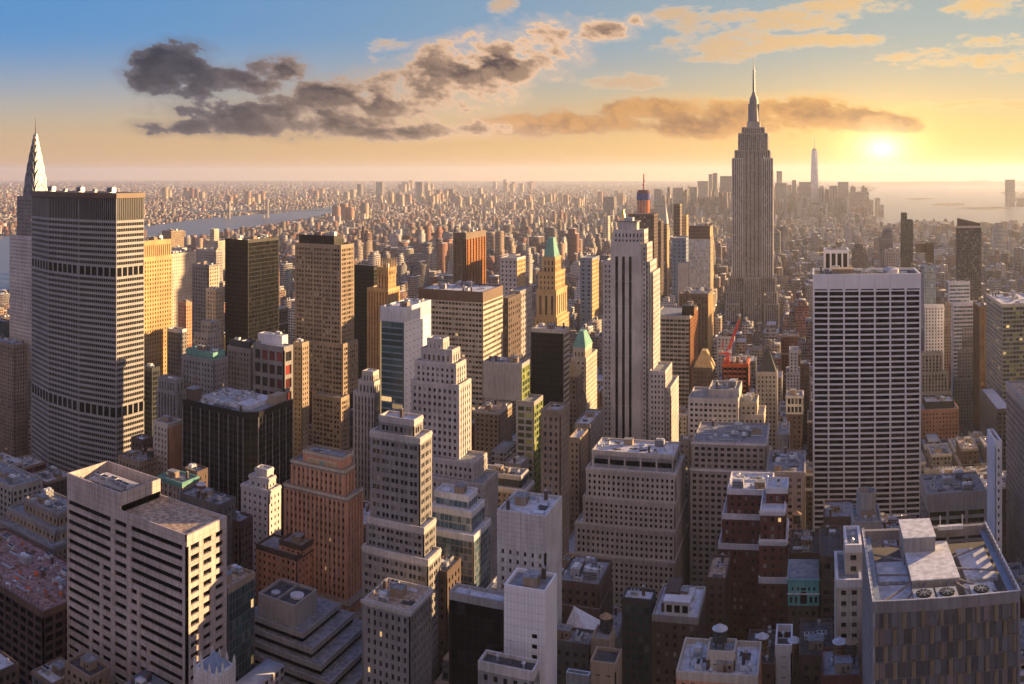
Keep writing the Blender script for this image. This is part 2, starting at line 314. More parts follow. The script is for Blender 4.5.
def tier(mb, panes, x0, x1, y0, y1, z0, z1, st, final=True, roofmb=None):
    """one box of a building with windowed sides, parapet and roof"""
    rec = st['rec']; sides = st['sides']
    if sides == 'auto': sides = 'FR' if (x0+x1) < 0 else 'FL'
    cF = rec if 'F' in sides else 0; cR = rec if 'R' in sides else 0; cL = rec if 'L' in sides else 0; cB = rec if 'B' in sides else 0
    wk = st['wall']; pr = st['parapet']; zt = z1-st['top']
    if zt-z0 < st['fh']*.6: mb.box(x0, x1, y0, y1, z0, z1-pr, wk)
    else:
        mb.box(x0+cL, x1-cR, y0+cF, y1-cB, z0, z1-pr, wk)
        zb = z0+.01
        for ch, p, u, n, W in (('F', (x0, y0), (1, 0), (0, -1), x1-x0), ('R', (x1, y0), (0, 1), (1, 0), y1-y0), ('L', (x0, y1), (0, -1), (-1, 0), y1-y0), ('B', (x1, y1), (-1, 0), (0, 1), x1-x0)):
            if ch not in sides: continue
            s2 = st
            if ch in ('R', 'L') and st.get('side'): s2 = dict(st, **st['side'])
            if ch == 'F' or not ('F' in sides): facade(mb, panes, p, u, n, W, zb, zt, s2)
            else: facade(mb, panes, p, u, n, W, zb, zt, s2)
    e = .012; cp = st['cap'] or wk; t = .55
    if zt-z0 < st['fh']*.6: zt = z1-pr
    for a in ((x0-e, x1+e, y0-e, y0+max(t, rec+.02)), (x0-e, x1+e, y1-t, y1+e)): mb.box(a[0], a[1], a[2], a[3], zt, z1, cp)
    for a in ((x0-e, x0+max(t, rec+.02), y0+max(t, rec+.02), y1-t), (x1-max(t, rec+.02), x1+e, y0+max(t, rec+.02), y1-t)): mb.box(a[0], a[1], a[2], a[3], zt, z1, cp)
    if st['cornice']:
        c = st['cornice']; k = st.get('cornice_mat') or cp
        mb.box(x0-c, x1+c, y0-c, y0, z1-1.6, z1-.5, k)
        if 'R' in sides: mb.box(x1, x1+c, y0, y1, z1-1.6, z1-.5, k)
        else: mb.box(x0-c, x0, y0, y1, z1-1.6, z1-.5, k)
    (roofmb or mb).box(x0+t+.02, x1-t-.02, y0+t+.02, y1-t-.02, z1-pr, z1-pr+.08, st['roof'])
# rooftop plant ------------------------------------------------------
_unit = {}
def unit_mesh(kind):
    if kind in _unit: return _unit[kind]
    mb = MB()
    if kind == 'air_conditioner':
        mb.box(-1.6, 1.6, -1.1, 1.1, .25, 1.9, 'unit_white'); mb.box(-1.65, 1.65, -1.15, 1.15, 1.9, 2.0, 'metal_duct'); mb.cone(-.75, 0, 2.0, 2.25, .6, .6, 'black_metal', 10); mb.cone(.75, 0, 2.0, 2.25, .6, .6, 'black_metal', 10)
        for a in (-1.3, 1.3): mb.box(a-.15, a+.15, -1.1, 1.1, 0, .25, 'steel')
        for i in range(5): mb.box(-1.4+i*.6, -1.1+i*.6, -1.14, -1.1, .5, 1.6, 'black_metal')
    elif kind == 'vent':
        mb.cone(0, 0, 0, 1.5, .35, .35, 'metal_duct', 8); mb.cone(0, 0, 1.5, 2.0, .7, .25, 'metal_duct', 8)
    elif kind == 'duct':
        mb.box(-3.2, 3.2, -.4, .4, .4, 1.2, 'metal_duct'); mb.box(2.4, 3.2, .4, 2.6, .4, 1.2, 'metal_duct')
        for a in (-3, -1, 1, 3): mb.box(a-.08, a+.08, -.3, .3, 0, .4, 'steel')
    elif kind == 'cooling_tower':
        mb.box(-2.6, 2.6, -2.0, 2.0, .5, 3.6, 'metal_duct'); mb.cone(-1.2, 0, 3.6, 4.3, 1.05, 1.15, 'unit_white', 12); mb.cone(1.3, 0, 3.6, 4.3, 1.05, 1.15, 'unit_white', 12)
        for i in range(4): mb.box(-2.65, 2.65, -2.06, -2.0, .8+i*.7, 1.1+i*.7, 'black_metal')
        for a in (-2.2, 2.2): mb.box(a-.2, a+.2, -1.8, 1.8, 0, .5, 'steel')
    elif kind == 'bulkhead':
        mb.box(-2.5, 2.5, -2, 2, 0, 3.0, 'tan_brick'); mb.box(-2.7, 2.7, -2.2, 2.2, 3.0, 3.25, 'roof_grey'); mb.box(-.5, .5, -2.06, -2.0, 0, 2.1, 'brown_metal'); mb.box(1.1, 1.9, -2.05, -2.0, 1.1, 2.1, 'black_metal')
    elif kind == 'skylight':
        mb.box(-2, 2, -1, 1, 0, .4, 'metal_duct'); mb.frus(-1.9, 1.9, -.9, .9, .4, -1.9, 1.9, -.05, .05, 1.1, 'glass_pale')
    elif kind == 'pipe_run':
        for a in (-.4, 0, .4): mb.beam((-4, a, .5), (4, a, .5), .1, 'metal_duct', 5)
        for a in (-3.5, -1, 1.5, 3.8): mb.box(a-.08, a+.08, -.6, .6, 0, .42, 'steel')
    elif kind == 'chimney':
        mb.box(-.6, .6, -.5, .5, 0, 3.4, 'brown_brick'); mb.box(-.75, .75, -.65, .65, 3.4, 3.6, 'concrete'); mb.cone(0, 0, 3.6, 4.3, .25, .2, 'metal_duct', 8)
    elif kind == 'tar_patch':
        mb.box(-2.2, 2.2, -1.4, 1.4, 0, .012, 'roof_dark'); mb.box(-.3, 2.9, 1.4, 2.3, 0, .012, 'roof_dark')
    elif kind == 'platform':
        for a in (-2, 2):
            for b_ in (-1.2, 1.2): mb.box(a-.1, a+.1, b_-.1, b_+.1, 0, 1.6, 'steel')
        mb.box(-2.3, 2.3, -1.5, 1.5, 1.6, 1.75, 'metal_duct'); mb.box(-1.9, -.2, -1.1, 1.1, 1.75, 3.1, 'unit_white'); mb.box(.2, 1.9, -1.1, 1.1, 1.75, 2.9, 'metal_duct')
        for a in (-2.25, 0, 2.25): mb.beam((a, -1.45, 1.75), (a, -1.45, 2.8), .05, 'steel', 4)
        mb.beam((-2.25, -1.45, 2.8), (2.25, -1.45, 2.8), .05, 'steel', 4)
    elif kind == 'antenna':
        mb.beam((0, 0, 0), (0, 0, 7), .09, 'steel', 5)
        for z in (4.5, 5.5, 6.4): mb.beam((-.9, 0, z), (.9, 0, z), .05, 'steel', 4)
    _unit[kind] = mb.mesh(kind); return _unit[kind]
def rooftop(root, x0, x1, y0, y1, z, rnd, dens=1.0, bulk=True, kinds=('air_conditioner', 'vent', 'duct', 'skylight', 'cooling_tower', 'vent', 'pipe_run', 'chimney', 'tar_patch', 'platform', 'air_conditioner', 'tar_patch', 'antenna')):
    w_, d_ = x1-x0, y1-y0; n = int(min(26, max(3, w_*d_/52.0*dens))); used = []
    ks = (['bulkhead'] if bulk and w_*d_ > 120 else [])+[rnd.choice(kinds) for _ in range(n)]
    for k in ks:
        for _ in range(10):
            r = {'bulkhead': 3.4, 'cooling_tower': 3.2, 'duct': 3.4, 'pipe_run': 3.0, 'vent': .9, 'chimney': 1.0, 'antenna': .8, 'tar_patch': 2.0}.get(k, 1.8)
            if w_ < 2*r+1.6 or d_ < 2*r+1.6: break
            x = rnd.uniform(x0+r+.8, x1-r-.8); y = rnd.uniform(y0+r+.8, y1-r-.8)
            if all(hypot(x-a, y-b) > r+c for a, b, c in used):
                used.append((x, y, r)); o = bpy.data.objects.new(k, unit_mesh(k)); scn.collection.objects.link(o); o.parent = root
                o.location = (x-root.location.x, y-root.location.y, z-root.location.z); o.rotation_euler = (0, 0, rnd.choice((0, pi/2, pi, 0))); break
def water_tank(x, y, z, label, h=5.5, r=2.4, mat='wood', lid='tank_lid'):
    t = thing('water_tank', label, 'water tank', (x, y, z), 'wooden water tanks on the roofs')
    mb = MB(); mb.cone(0, 0, 2.4, 2.4+h, r, r*.97, mat, 18)
    for q in (3.0, 4.2, 5.4, 6.6):
        if q < 2.3+h: mb.cone(0, 0, q, q+.14, r+.06, r+.06, 'black_metal', 18)
    mb.build('tank', t, (0, 0, 0)); mb = MB(); mb.cone(0, 0, 2.4+h, 3.9+h, r+.25, .15, lid, 18); mb.build('conical_roof', t, (0, 0, 0))
    for a in range(4):
        mb = MB(); c, s_ = cos(pi/4+a*pi/2)*r*.75, sin(pi/4+a*pi/2)*r*.75; mb.box(c-.15, c+.15, s_-.15, s_+.15, 0, 2.4, 'black_metal'); mb.build('leg', t, (0, 0, 0))
    return t
def dims(t, Y):
    a, b, c, py = t[:4]; dY = t[4] if len(t) > 4 else 0; dep = t[5] if len(t) > 5 else None
    Yf = Y+dY; left = (a+c)/2 < VX
    if left: x0, x1 = Yf*T(a), Yf*T(b)
    else: x0, x1 = Yf*T(b), Yf*T(c)
    if dep: y1 = Yf+dep
    elif left: y1 = x1/T(c) if c > b else Yf+26
    else: y1 = x0/T(a) if a < b else Yf+26
    return x0, x1, Yf, y1, zat(py, b, Yf)
def bldg(label, tiers, Y, vis=None, short=None, group=None, name='office_building', cat='building', seed=None, **kw):
    """tiers top to bottom: (px left, px corner, px right, py of the roof edge at the corner, setback dY, depth)"""
    st = dict(BASE, **kw); rnd = random.Random(seed if seed is not None else label)
    D = [dims(t, Y) for t in tiers]
    root = thing(name, label, cat, ((D[-1][0]+D[-1][1])/2, (D[-1][2]+D[-1][3])/2, 0.15), group)
    mb = MB(); panes = []; rmb = MB()
    for i, (x0, x1, y0, y1, z1) in enumerate(D):
        s2 = st
        if len(tiers[i]) > 6: s2 = dict(st, **tiers[i][6])
        z0 = D[i+1][4]-s2['parapet'] if i+1 < len(D) else 0.15
        if s2.get('z0'): z0 = s2['z0']
        rmb = MB(); tier(mb, panes, x0, x1, y0, y1, z0, z1, s2, roofmb=rmb); rmb.build('roof', root)
    emit_panes(root, mb, panes, st['glass'], st['ind'])
    mb.build('wall', root)
    x0, x1, y0, y1, z1 = D[0]
    if st['clutter']: rooftop(root, x0+.7, x1-.7, y0+.7, y1-.7, z1-st['parapet']+.08, rnd, st['clutter'])
    for (x0, x1, y0, y1, z1), t in zip(D, tiers): HEROES.append((x0, x1, y0, y1, z1, vis or 640, short or label))
    return root, D
# ------------------------------------------------------------------ ground, water, streets
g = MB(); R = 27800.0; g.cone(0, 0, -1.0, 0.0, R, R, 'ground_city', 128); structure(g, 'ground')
def watermat():
    m = bpy.data.materials.new('water'); m.use_nodes = True; n = NT(m.node_tree); MATS['water'] = m
    pos = n.node('ShaderNodeNewGeometry').outputs['Position']
    p = n.node('ShaderNodeBsdfPrincipled'); n.put(p.inputs['Base Color'], (.11, .115, .12)); n.put(p.inputs['Roughness'], .32); n.put(p.inputs['Specular IOR Level'], .8)
    b = n.node('ShaderNodeBump'); n.put(b.inputs['Strength'], .5); n.put(b.inputs['Distance'], 3.0); n.put(b.inputs['Height'], n.noise(pos, .02, 5.0, .6)); n.l.new(b.outputs[0], p.inputs['Normal'])
    o = n.node('ShaderNodeOutputMaterial'); n.l.new(p.outputs[0], o.inputs[0])
watermat()
RIVER = [[(-120, 315), (10, 292), (60, 264), (150, 237), (205, 237), (240, 229), (300, 220), (338, 213), (338, 206), (290, 212), (200, 219), (150, 226), (60, 234), (10, 236), (-120, 240)],
         [(880, 231), (920, 224), (960, 227), (1060, 232), (1060, 205), (1010, 201), (1000, 192), (1060, 191), (1060, 186.5), (940, 186), (880, 187), (860, 196)]]
WPOLY = [[gnd(*q) for q in r] for r in RIVER]
def inpoly(x, y, P):
    c = False; j = len(P)-1
    for i in range(len(P)):
        if (P[i][1] > y) != (P[j][1] > y) and x < (P[j][0]-P[i][0])*(y-P[i][1])/(P[j][1]-P[i][1])+P[i][0]: c = not c
        j = i
    return c
def sheet(poly, z, k, name, kind='structure'):
    m = MB(); b = len(m.v); m.v.extend([(x, y, z) for x, y in poly]); m.f.append(tuple(range(len(poly)))); m.mi.append(m.mat(k))
    o = m.build(name); o['kind'] = kind
    if o.data.polygons[0].normal.z < 0: o.data.flip_normals()
    return o
sheet(WPOLY[0], 1.0, 'water', 'river'); sheet(WPOLY[1], 1.0, 'water', 'bay')
for poly in ([(930, 205), (940, 203.5), (962, 203.2), (966, 205.2), (950, 206.5)], [(952, 208.5), (968, 207), (1000, 207.2), (1012, 208.5), (990, 210)], [(903, 199), (925, 198), (935, 199), (918, 200.2)]):
    sheet([gnd(*q) for q in poly], 2.0, 'green_hill', 'island')
AVE = [-1290, -1020, -850, -700, -560, -430, -290, -150, 150, 430, 700, 950]
STR = [40+80*k for k in range(-2, 75)]
road = MB()
for a in AVE: road.quad((a-13, -140, .02), (a+13, -140, .02), (a+13, 6000, .02), (a-13, 6000, .02), 'asphalt')
for k, s in enumerate(STR): road.quad((-1300, s-7, .016), (960, s-7, .016), (960, s+7, .016), (-1300, s+7, .016), 'asphalt')
structure(road, 'road')
pv = MB()
for i in range(len(AVE)-1):
    for j in range(len(STR)-1):
        if STR[j] > 2600: break
        pv.box(AVE[i]+14, AVE[i+1]-14, STR[j]+8, STR[j+1]-8, 0, .15, 'pavement', skip=(0,))
structure(pv, 'pavement')
ln = MB()
for a in (-150, 150, -290):
    for q in (-6.5, 0, 6.5):
        y = 300
        while y < 1700:
            ln.quad((a+q-.12, y, .026), (a+q+.12, y, .026), (a+q+.12, y+4, .026), (a+q-.12, y+4, .026), 'paint_line'); y += 10
    for s in STR[:22]:
        for q in range(-5, 6): ln.quad((a+q*2-.4, s-11, .026), (a+q*2+.4, s-11, .026), (a+q*2+.4, s-8, .026), (a+q*2-.4, s-8, .026), 'paint_line')
structure(ln, 'road_markings')
# Staten Island and New Jersey hills on the horizon
h = MB(); hr = random.Random(5)
def ridge(px0, px1, d, hmax, k='green_hill'):
    n = 50; P = []
    for i in range(n+1):
        px = px0+(px1-px0)*i/n; a = (px-VX)/F; e = sin(pi*i/n)**.6
        P.append((d*sin(a), d*cos(a), hmax*e*(.72+.28*mnoise.noise(Vector((i*.22, d*.001, 0))))))
    for i in range(n):
        (x0, y0, z0), (x1, y1, z1) = P[i], P[i+1]; q = 1.12
        h.quad((x0*.96, y0*.96, 0), (x1*.96, y1*.96, 0), (x1, y1, z1), (x0, y0, z0), k); h.quad((x0, y0, z0), (x1, y1, z1), (x1*q, y1*q, 0), (x0*q, y0*q, 0), k)
ridge(840, 1120, 19000, 120); ridge(560, 700, 23000, 60); structure(h, 'hills')

# ------------------------------------------------------------------ heroes
PUNCH = dict(fh=3.5, bw=3.1, wf=.42, hf=.52, rec=.45)
def S(**k): return dict(PUNCH, **k)

# --- granite tower in the left foreground, with its long stepped window bands
def granite_tower():
    Y = 235.0; x0, x1, xm = Y*T(67), Y*T(187), Y*T(120); y1 = 258.0
    zl = zat(535.5, 187, Y); zh = zat(493.5, 120, Y)
    t = thing('office_tower', 'pinkish granite tower with stepped dark window bands and sunlit terrace, left foreground', 'skyscraper', ((x0+x1)/2, Y+12, .15))
    mb = MB(); st = 'pink_granite'; rec = .9; W = x1-x0
    mb.box(x0+.1, x1-rec, Y+rec, y1, .15, zl-1.2, st); mb.box(x0+.1, xm, Y+rec, y1-.1, zl-1.3, zh-5, st)
    fh = 3.95; n = int((zl-4-0.15)/fh); panes = []
    p, u, nn = (x0, Y), (1, 0), (0, -1)
    seg0 = [(.012, .395), (.43, .53), (.565, .965)]
    for r in range(n):
        zc = zl-5.2-r*fh; h2 = 1.02
        k = r//5 if r > 3 else 0
        segs = [(.012, .395-.095*k), (.43, .53), (.565+.075*max(0, (r-1)//5), .965)]
        for q in range(k): segs.append((.395-.095*(q+1)+.025, .395-.095*q-.0))
        for q in range(max(0, (r-1)//5)): segs.append((.565+.075*q, .565+.075*(q+1)-.025))
        segs = sorted([s for s in segs if s[1]-s[0] > .02 and s[0] > 0]); c = 0.0
        for a, b in segs+[(1.0, 1.0)]:
            if a > c: mb.obox(p, u, nn, c*W, a*W, -rec, 0, zc-h2, zc+h2, st)
            c = b
            if b < 1: panes.append(((a+b)/2*W, zc, (b-a)*W, 2*h2, p, u, nn, rec))
        mb.obox(p, u, nn, 0, W, -rec, -.004, zc-fh+h2, zc-h2, st)
    ztop = zl-5.2+1.02; mb.obox(p, u, nn, 0, W, -rec, -.004, ztop, zl-2.6, st)
    mb.box(x0, xm, Y, Y+.9, zl-2.6, zh, st); mb.box(xm, x1, Y, Y+.6, zl-2.6, zl, st)
    # right-hand side: three windows a floor
    D = y1-Y; p2, u2, n2 = (x1, Y), (0, 1), (1, 0)
    for r in range(n):
        zc = zl-5.2-r*fh
        mb.obox(p2, u2, n2, 0, D, -rec, -.004, zc-fh+1.02, zc-1.02, st)
        for i in range(3): panes.append((D*(.19+.31*i), zc, D*.2, 2.04, p2, u2, n2, rec))
    c = 0
    for a in (.09, .4, .71): mb.obox(p2, u2, n2, c*D, a*D, -rec, 0, .15, ztop, st); c = a+.2
    mb.obox(p2, u2, n2, c*D, D, -rec, 0, .15, ztop, st); mb.obox(p2, u2, n2, 0, D, -rec, -.002, ztop, zl, st)
    mb.box(xm, x1-.9, y1-.6, y1, zl-2, zl, st)
    mb.box(xm-.5, xm, Y+.9, y1-.02, zl-1.2, zh, st); mb.box(x0, x0+.5, Y+.9, y1-.02, zl-2, zh, st); mb.box(x0+.5, xm-.5, y1-.5, y1-.02, zl-2, zh, st)
    mb.box(xm+.01, xm+.1, Y+15, Y+15.9, zl-1.2, zl+1.0, 'black_metal')
    emit_panes(t, mb, panes, 'glass_black', True); mb.build('wall', t)
    r = MB(); r.box(xm+.05, x1-.95, Y+.65, y1-.65, zl-1.2, zl-1.05, 'roof_tan'); r.build('roof', t)
    r = MB(); r.box(x0+.55, xm-.55, Y+.95, y1-.55, zh-5, zh-4.8, 'roof_grey'); r.build('roof', t)
    r = MB(); r.box(x0+8, xm-4, Y+5, y1-8, zh-4.8, zh-1.0, 'pale_limestone')
    for i in range(3): r.box(x0+9+i*6.2, x0+14+i*6.2, Y+4.9, Y+5, zh-4.2, zh-1.8, 'black_metal')
    r.build('penthouse', t)
    rr = random.Random(4)
    for i in range(5):
        o = bpy.data.objects.new('air_conditioner', unit_mesh('air_conditioner')); scn.collection.objects.link(o); o.parent = t
        o.location = (x0+11+i*4-t.location.x, Y+9+rr.uniform(-2, 2)-t.location.y, zh-1.0-t.location.z)
    for i in range(3):
        o = bpy.data.objects.new('antenna', unit_mesh('antenna')); scn.collection.objects.link(o); o.parent = t; o.location = (xm+6+i*3-t.location.x, y1-2-t.location.y, zl-1.1-t.location.z)
    HEROES.append((x0, x1, Y, y1, zl, 684, 'granite tower'))
granite_tower()
bldg('dark teal glass block with a tan roof right behind the granite tower', [(205, 228, 255, 588)], 262, 684, 'teal glass block', wall='dark_concrete', glass='glass_teal', fh=3.8, bw=1.9, wf=.88, hf=.86, rec=.12, roof='roof_tan', cap='tan_brick')

def ziggurat():
    t = thing('office_building', 'grey concrete ziggurat with stepped planted terraces at the bottom edge', 'building', (-200, 310, .15))
    L = [(-221, -202, 300, 317, 80), (-226, -196, 297, 328, 71.5), (-228, -190, 294.5, 330, 68), (-229, -184, 291.5, 332, 64.5), (-230, -178, 288.5, 334, 61), (-231, -172, 285.5, 336, 57.5), (-231, -168, 284, 337, 53.5)]
    w_ = MB(); gl = MB(); r = MB()
    x0, x1, y0, y1, z = L[0]; w_.box(x0, x1, y0, y1, 70, z-1.3, 'concrete')
    for b in ((x0-.01, x1+.01, y0-.01, y0+.5), (x0-.01, x1+.01, y1-.5, y1+.01), (x0-.01, x0+.5, y0+.5, y1-.5), (x1-.5, x1+.01, y0+.5, y1-.5), (x0+9, x0+9.4, y0+.5, y1-.5)): w_.box(*b, z-1.3, z, 'concrete')
    r.box(x0+.5, x1-.5, y0+.5, y1-.5, z-1.3, z-1.2, 'roof_dark'); r.cone(x0+14, y0+9, z-1.2, z-.3, 3, 3, 'unit_white', 20); r.cone(x0+5, y0+6, z-1.2, z-.5, 2, 2, 'metal_duct', 20)
    for i, (x0, x1, y0, y1, z) in enumerate(L[1:]):
        c = 4.5
        w_.box(x0, x1, y0, y1, z-2.2, z-1.0, 'concrete'); w_.box(x0, x1+.0, y0-.01, y0+.4, z-1.0, z, 'concrete'); w_.box(x1-.4, x1+.01, y0+.4, y1, z-1.0, z, 'concrete')
        zb = L[i+2][4]-1.0 if i+2 < len(L) else .15
        gl.box(x0+1, x1-1, y0+1.2, y1-1, zb, z-2.2, 'glass_black'); r.box(x0+.4, x1-.4, y0+.4, y1-.4, z-1.0, z-.9, 'roof_grey')
        for k in range(9): r.box(x0+4+k*5.1, x0+7+k*5.1, y0+.6, y0+1.5, z-.9, z-.4, 'green_hill') if x0+7+k*5.1 < x1 else None
    x0, x1, y0, y1, z = L[-1]
    for k in range(14): w_.box(x0, x1-.0, y0+.002, y0+1.3, z-6-k*3.6, z-4.4-k*3.6, 'concrete'); w_.box(x1-1.3, x1, y0+1.3, y1, z-6-k*3.6, z-4.4-k*3.6, 'concrete')
    w_.build('terrace_walls', t); gl.build('window_bands', t); r.build('roof', t); HEROES.append((-231, -168, 284, 337, 60, 684, 'ziggurat'))
ziggurat()

bldg('orange brick art deco tower with stepped crown, tallest orange one in the foreground', [
    (303, 342, 352, 457, 0, None, dict(fh=9, hf=.8, top=5, wf=.35, bw=2.4)), (291, 344, 355, 470, -2), (284, 347, 363, 497, -4), (281, 349, 369, 603, -7), (279, 351, 377, 622, -10), (277, 352, 384, 641, -13), (275, 353, 391, 660, -16)],
    352, 684, 'orange art deco tower', **S(wall='orange_brick', sp='tan_brick', spin=.12, glass='glass_mix', bw=2.5, wf=.48, hf=.5, cap='tan_brick', cornice=.25, cornice_mat='cream_stone', pier=.18, roof='roof_grey'))
def crown_panel():
    root = next(o for o in scn.collection.objects if str(o.get('label', '')).startswith('orange brick art deco')); Y = 352.; x0, x1 = Y*T(308), Y*T(337); z0, z1 = zat(470, 322, Y)+1, zat(462, 322, Y)+1
    m = MB(); m.box(x0, x1, Y-.25, Y+.3, z0, z1, 'cream_stone'); m.build('panel_frame', root)
    m = MB(); m.box(x0+.7, x1-.7, Y-.3, Y-.25, z0+.6, z1-.6, 'gold_brick'); m.cone((x0+x1)/2, Y-.2, z0+.7, z1-.7, .9, .9, 'teal_copper', 12); m.build('ornamental_panel', root)
crown_panel()
bldg('lower orange brick wing with flat roof in front of the orange art deco tower', [(279, 302, 316, 546), (256, 297, 314, 556, -3)], 338, 640, 'orange brick wing', **S(wall='orange_brick', glass='glass_mix', bw=2.9, wf=.42, cap='brown_brick'))
def striped_tower():
    x0, xc = 390*T(183), 390*T(243); z = zat(412, 243, 390); dx = 6.5
    P = [(x0, 390), (xc, 390), (xc+dx, 395.6), (xc+dx, 430), (x0, 430)]
    t = thing('office_tower', 'black tower with chamfered corner, thin pale piers and a cluttered light roof, left of centre', 'skyscraper', ((x0+xc)/2, 408, .15))
    mb = MB(); mb.prism(P, .15, z-1.2, 'black_metal', 'roof_grey')
    panes = []
    pts = P[:4]
    for (a, b) in zip(pts[:-1], pts[1:]):
        W = hypot(b[0]-a[0], b[1]-a[1]); u = ((b[0]-a[0])/W, (b[1]-a[1])/W); nn = (u[1], -u[0])
        k = max(2, round(W/3.6))
        for i in range(k+1): mb.obox(a, u, nn, W*i/k-.22, W*i/k+.22, 0, .5, .2, z-3, 'dark_slate' if i % 2 else 'plum_panel')
        for q in range(3): mb.obox(a, u, nn, 0, W, 0, .3, z-3-q*22.0-14, z-3-q*22.0-13, 'black_metal')
        mb.obox(a, u, nn, 0, W, -.6, .55, z-3, z, 'black_metal')
        for r_ in range(int((z-6)/3.7)):
            for i in range(k): panes.append((W*(i+.5)/k, z-5.2-r_*3.7, W/k-.5, 2.5, a, u, nn, -.12))
    emit_panes(t, mb, panes, 'glass_black', True); mb.build('wall', t)
    x1 = xc+dx
    r = MB(); r.box(x0+8, xc-2, 398, 424, z-1.2, z+1.4, 'roof_light')
    for i in range(9): r.box(x0+9+i*3.0, x0+9.5+i*3.0, 398.5, 423.5, z+1.4, z+1.9, 'steel')
    r.build('roof_deck', t); r = MB(); r.box(x0+1, x0+7, 392, 399, z-1.2, z+6, 'brown_brick'); r.box(x0+.8, x0+7.2, 391.8, 399.2, z+6, z+6.4, 'roof_grey'); r.build('penthouse', t)
    r = MB(); r.box(x1-8, x1-2, 416, 427, z-1.2, z+4, 'tan_brick'); r.build('penthouse', t)
    rooftop(t, x0+8, x1-8, 391.5, 398, z-1.2, random.Random(3), 3, False); rooftop(t, x0+9, xc-3, 400, 422, z+1.9, random.Random(8), .8, False, ('air_conditioner', 'vent'))
    HEROES.append((x0, x1, 390, 430, z, 520, 'black pier-striped tower'))
striped_tower()
bldg('small bluish white art deco building with stepped cap beside the orange tower', [(255, 267, 273, 470, 6, 6, dict(fh=3, hf=.5)), (249, 268, 276, 479, 3), (241, 269, 281, 491, 0)], 360, 560, 'bluish white art deco building', **S(wall='white_stone', bw=3.4, wf=.36, hf=.45, cornice=.3, roof='roof_light'))
bldg('beige apartment block with blank orange brick side wall, right of the big curved slab', [(153, 168, 183, 424)], 395, 465, 'beige apartment block', **S(wall='cream_stone', side=dict(wall='orange_brick', wf=.05, hf=.05), roof='roof_grey'))
bldg('narrow brown brick block just left of the beige apartment block', [(131, 142, 153, 440)], 392, 470, 'narrow brown block', **S(wall='brown_brick'))
bldg('low building with pale green roof edge behind the granite tower roof', [(158, 182, 199, 483)], 335, 520, 'green-edged building', **S(wall='tan_brick', cap='teal_copper', cornice=.5))
bldg('dark windowless-looking block with round roof vents behind the granite tower', [(178, 219, 236, 505)], 308, 560, 'dark vented block', **S(wall='dark_concrete', hf=.4, wf=.3), clutter=3)
bldg('dark flat block with rail between the vented block and the white art deco building', [(205, 240, 253, 522)], 318, 590, 'dark flat block', **S(wall='dark_brick', glass='glass_black'), clutter=2)
bldg('low cream building with set-back roof left of the green-edged building', [(118, 140, 158, 462)], 372, 500, 'low cream building', **S(wall='tan_brick'), clutter=2.5)
bldg('small brown block with twin bulkheads above the dark vented block', [(182, 197, 208, 472)], 352, 500, 'small brown block', **S(wall='brown_brick'), clutter=2)
bldg('half-built dark netted building with red and white roof deck at the left edge', [(-60, 43, 112, 612)], 223.6, 684, 'netted half-built building', wall='dark_brick', glass='glass_black', fh=3.8, bw=5, wf=.8, hf=.7, rec=.8, roof='rusty_deck', cap='brown_metal', clutter=1)
def deck_clutter():
    t = bpy.data.objects.get('office_building')
    for o in scn.collection.objects:
        if o.get('label', '').startswith('half-built'): t = o
    rr = random.Random(9); z = zat(612, 43, 223.6)-1.0; m = MB()
    for i in range(46):
        x = rr.uniform(-332, -276); y = rr.uniform(226, 258); s = rr.uniform(.4, 1.7)
        m.box(x, x+s*1.6, y, y+s, z, z+rr.uniform(.3, 1.6), rr.choice(('orange_net', 'rusty_deck', 'wood', 'unit_white', 'wood', 'steel', 'roof_light')))
    for i in range(24): m.box(-330+i*2.3, -329.8+i*2.3, 225.2, 225.4, z, z+2.2, 'brown_metal')
    m.build('building_materials', t)['kind'] = 'stuff'
deck_clutter()
bldg('limestone office block with big paired windows at the left edge', [(-30, 12, 43, 487)], 300, 560, 'limestone block at the left edge', **S(wall='limestone', bw=3.6, wf=.55, hf=.6), clutter=2)
bldg('stepped stone building with terraces behind the half-built deck', [(24, 58, 84, 513, 0), (8, 55, 92, 530, -5), (0, 52, 100, 547, -11)], 276, 600, 'stepped stone building', **S(wall='tan_brick', cap='grey_stone', cornice=.5, cornice_mat='grey_stone'), clutter=2)
bldg('brown building with sunlit gold top at the far left edge under the slab tower', [(-50, 14, 28, 345)], 470, 470, 'gold-topped brown building', **S(wall='tan_brick'))
bldg('dark green glass building at the left edge beside the brown one', [(-50, 4, 13, 322)], 600, 345, 'dark green glass building', wall='dark_slate', glass='glass_teal', bw=2, wf=.85, hf=.8, rec=.1)
bldg('dark narrow tower at right foot of the big curved slab', [(139, 152, 160, 368)], 455, 425, 'dark narrow tower', wall='dark_slate', glass='glass_black', bw=2, wf=.7, hf=.7, rec=.15)
bldg('plum grey pier-fronted tower between the dark narrow tower and the mansard blocks', [(158, 176, 184, 380, 0), (157, 177, 186, 392, -2)], 425, 430, 'plum grey tower', wall='grey_stone', sp='dark_slate', bw=2.6, wf=.45, hf=.6, pier=.3)
bldg('grey hotel-like block with green mansard roof above the black pier-striped tower', [(186, 213, 225, 353, 3, None, dict(wall='teal_copper', hf=.2)), (182, 214, 228, 360, 0)], 440, 400, 'green mansard block', **S(wall='grey_stone', bw=2.6))
bldg('second grey mansard block, right of the first one and below the black glass tower', [(229, 249, 257, 342, 3, None, dict(wall='dark_slate', hf=.2)), (227, 250, 259, 349, 0)], 470, 400, 'right mansard block', **S(wall='grey_stone', bw=2.6, pier=.15))
bldg('white-capped grey building above the left mansard block', [(167, 179, 187, 330)], 540, 360, 'white-capped building', **S(wall='grey_stone', cap='unit_white'), clutter=2)
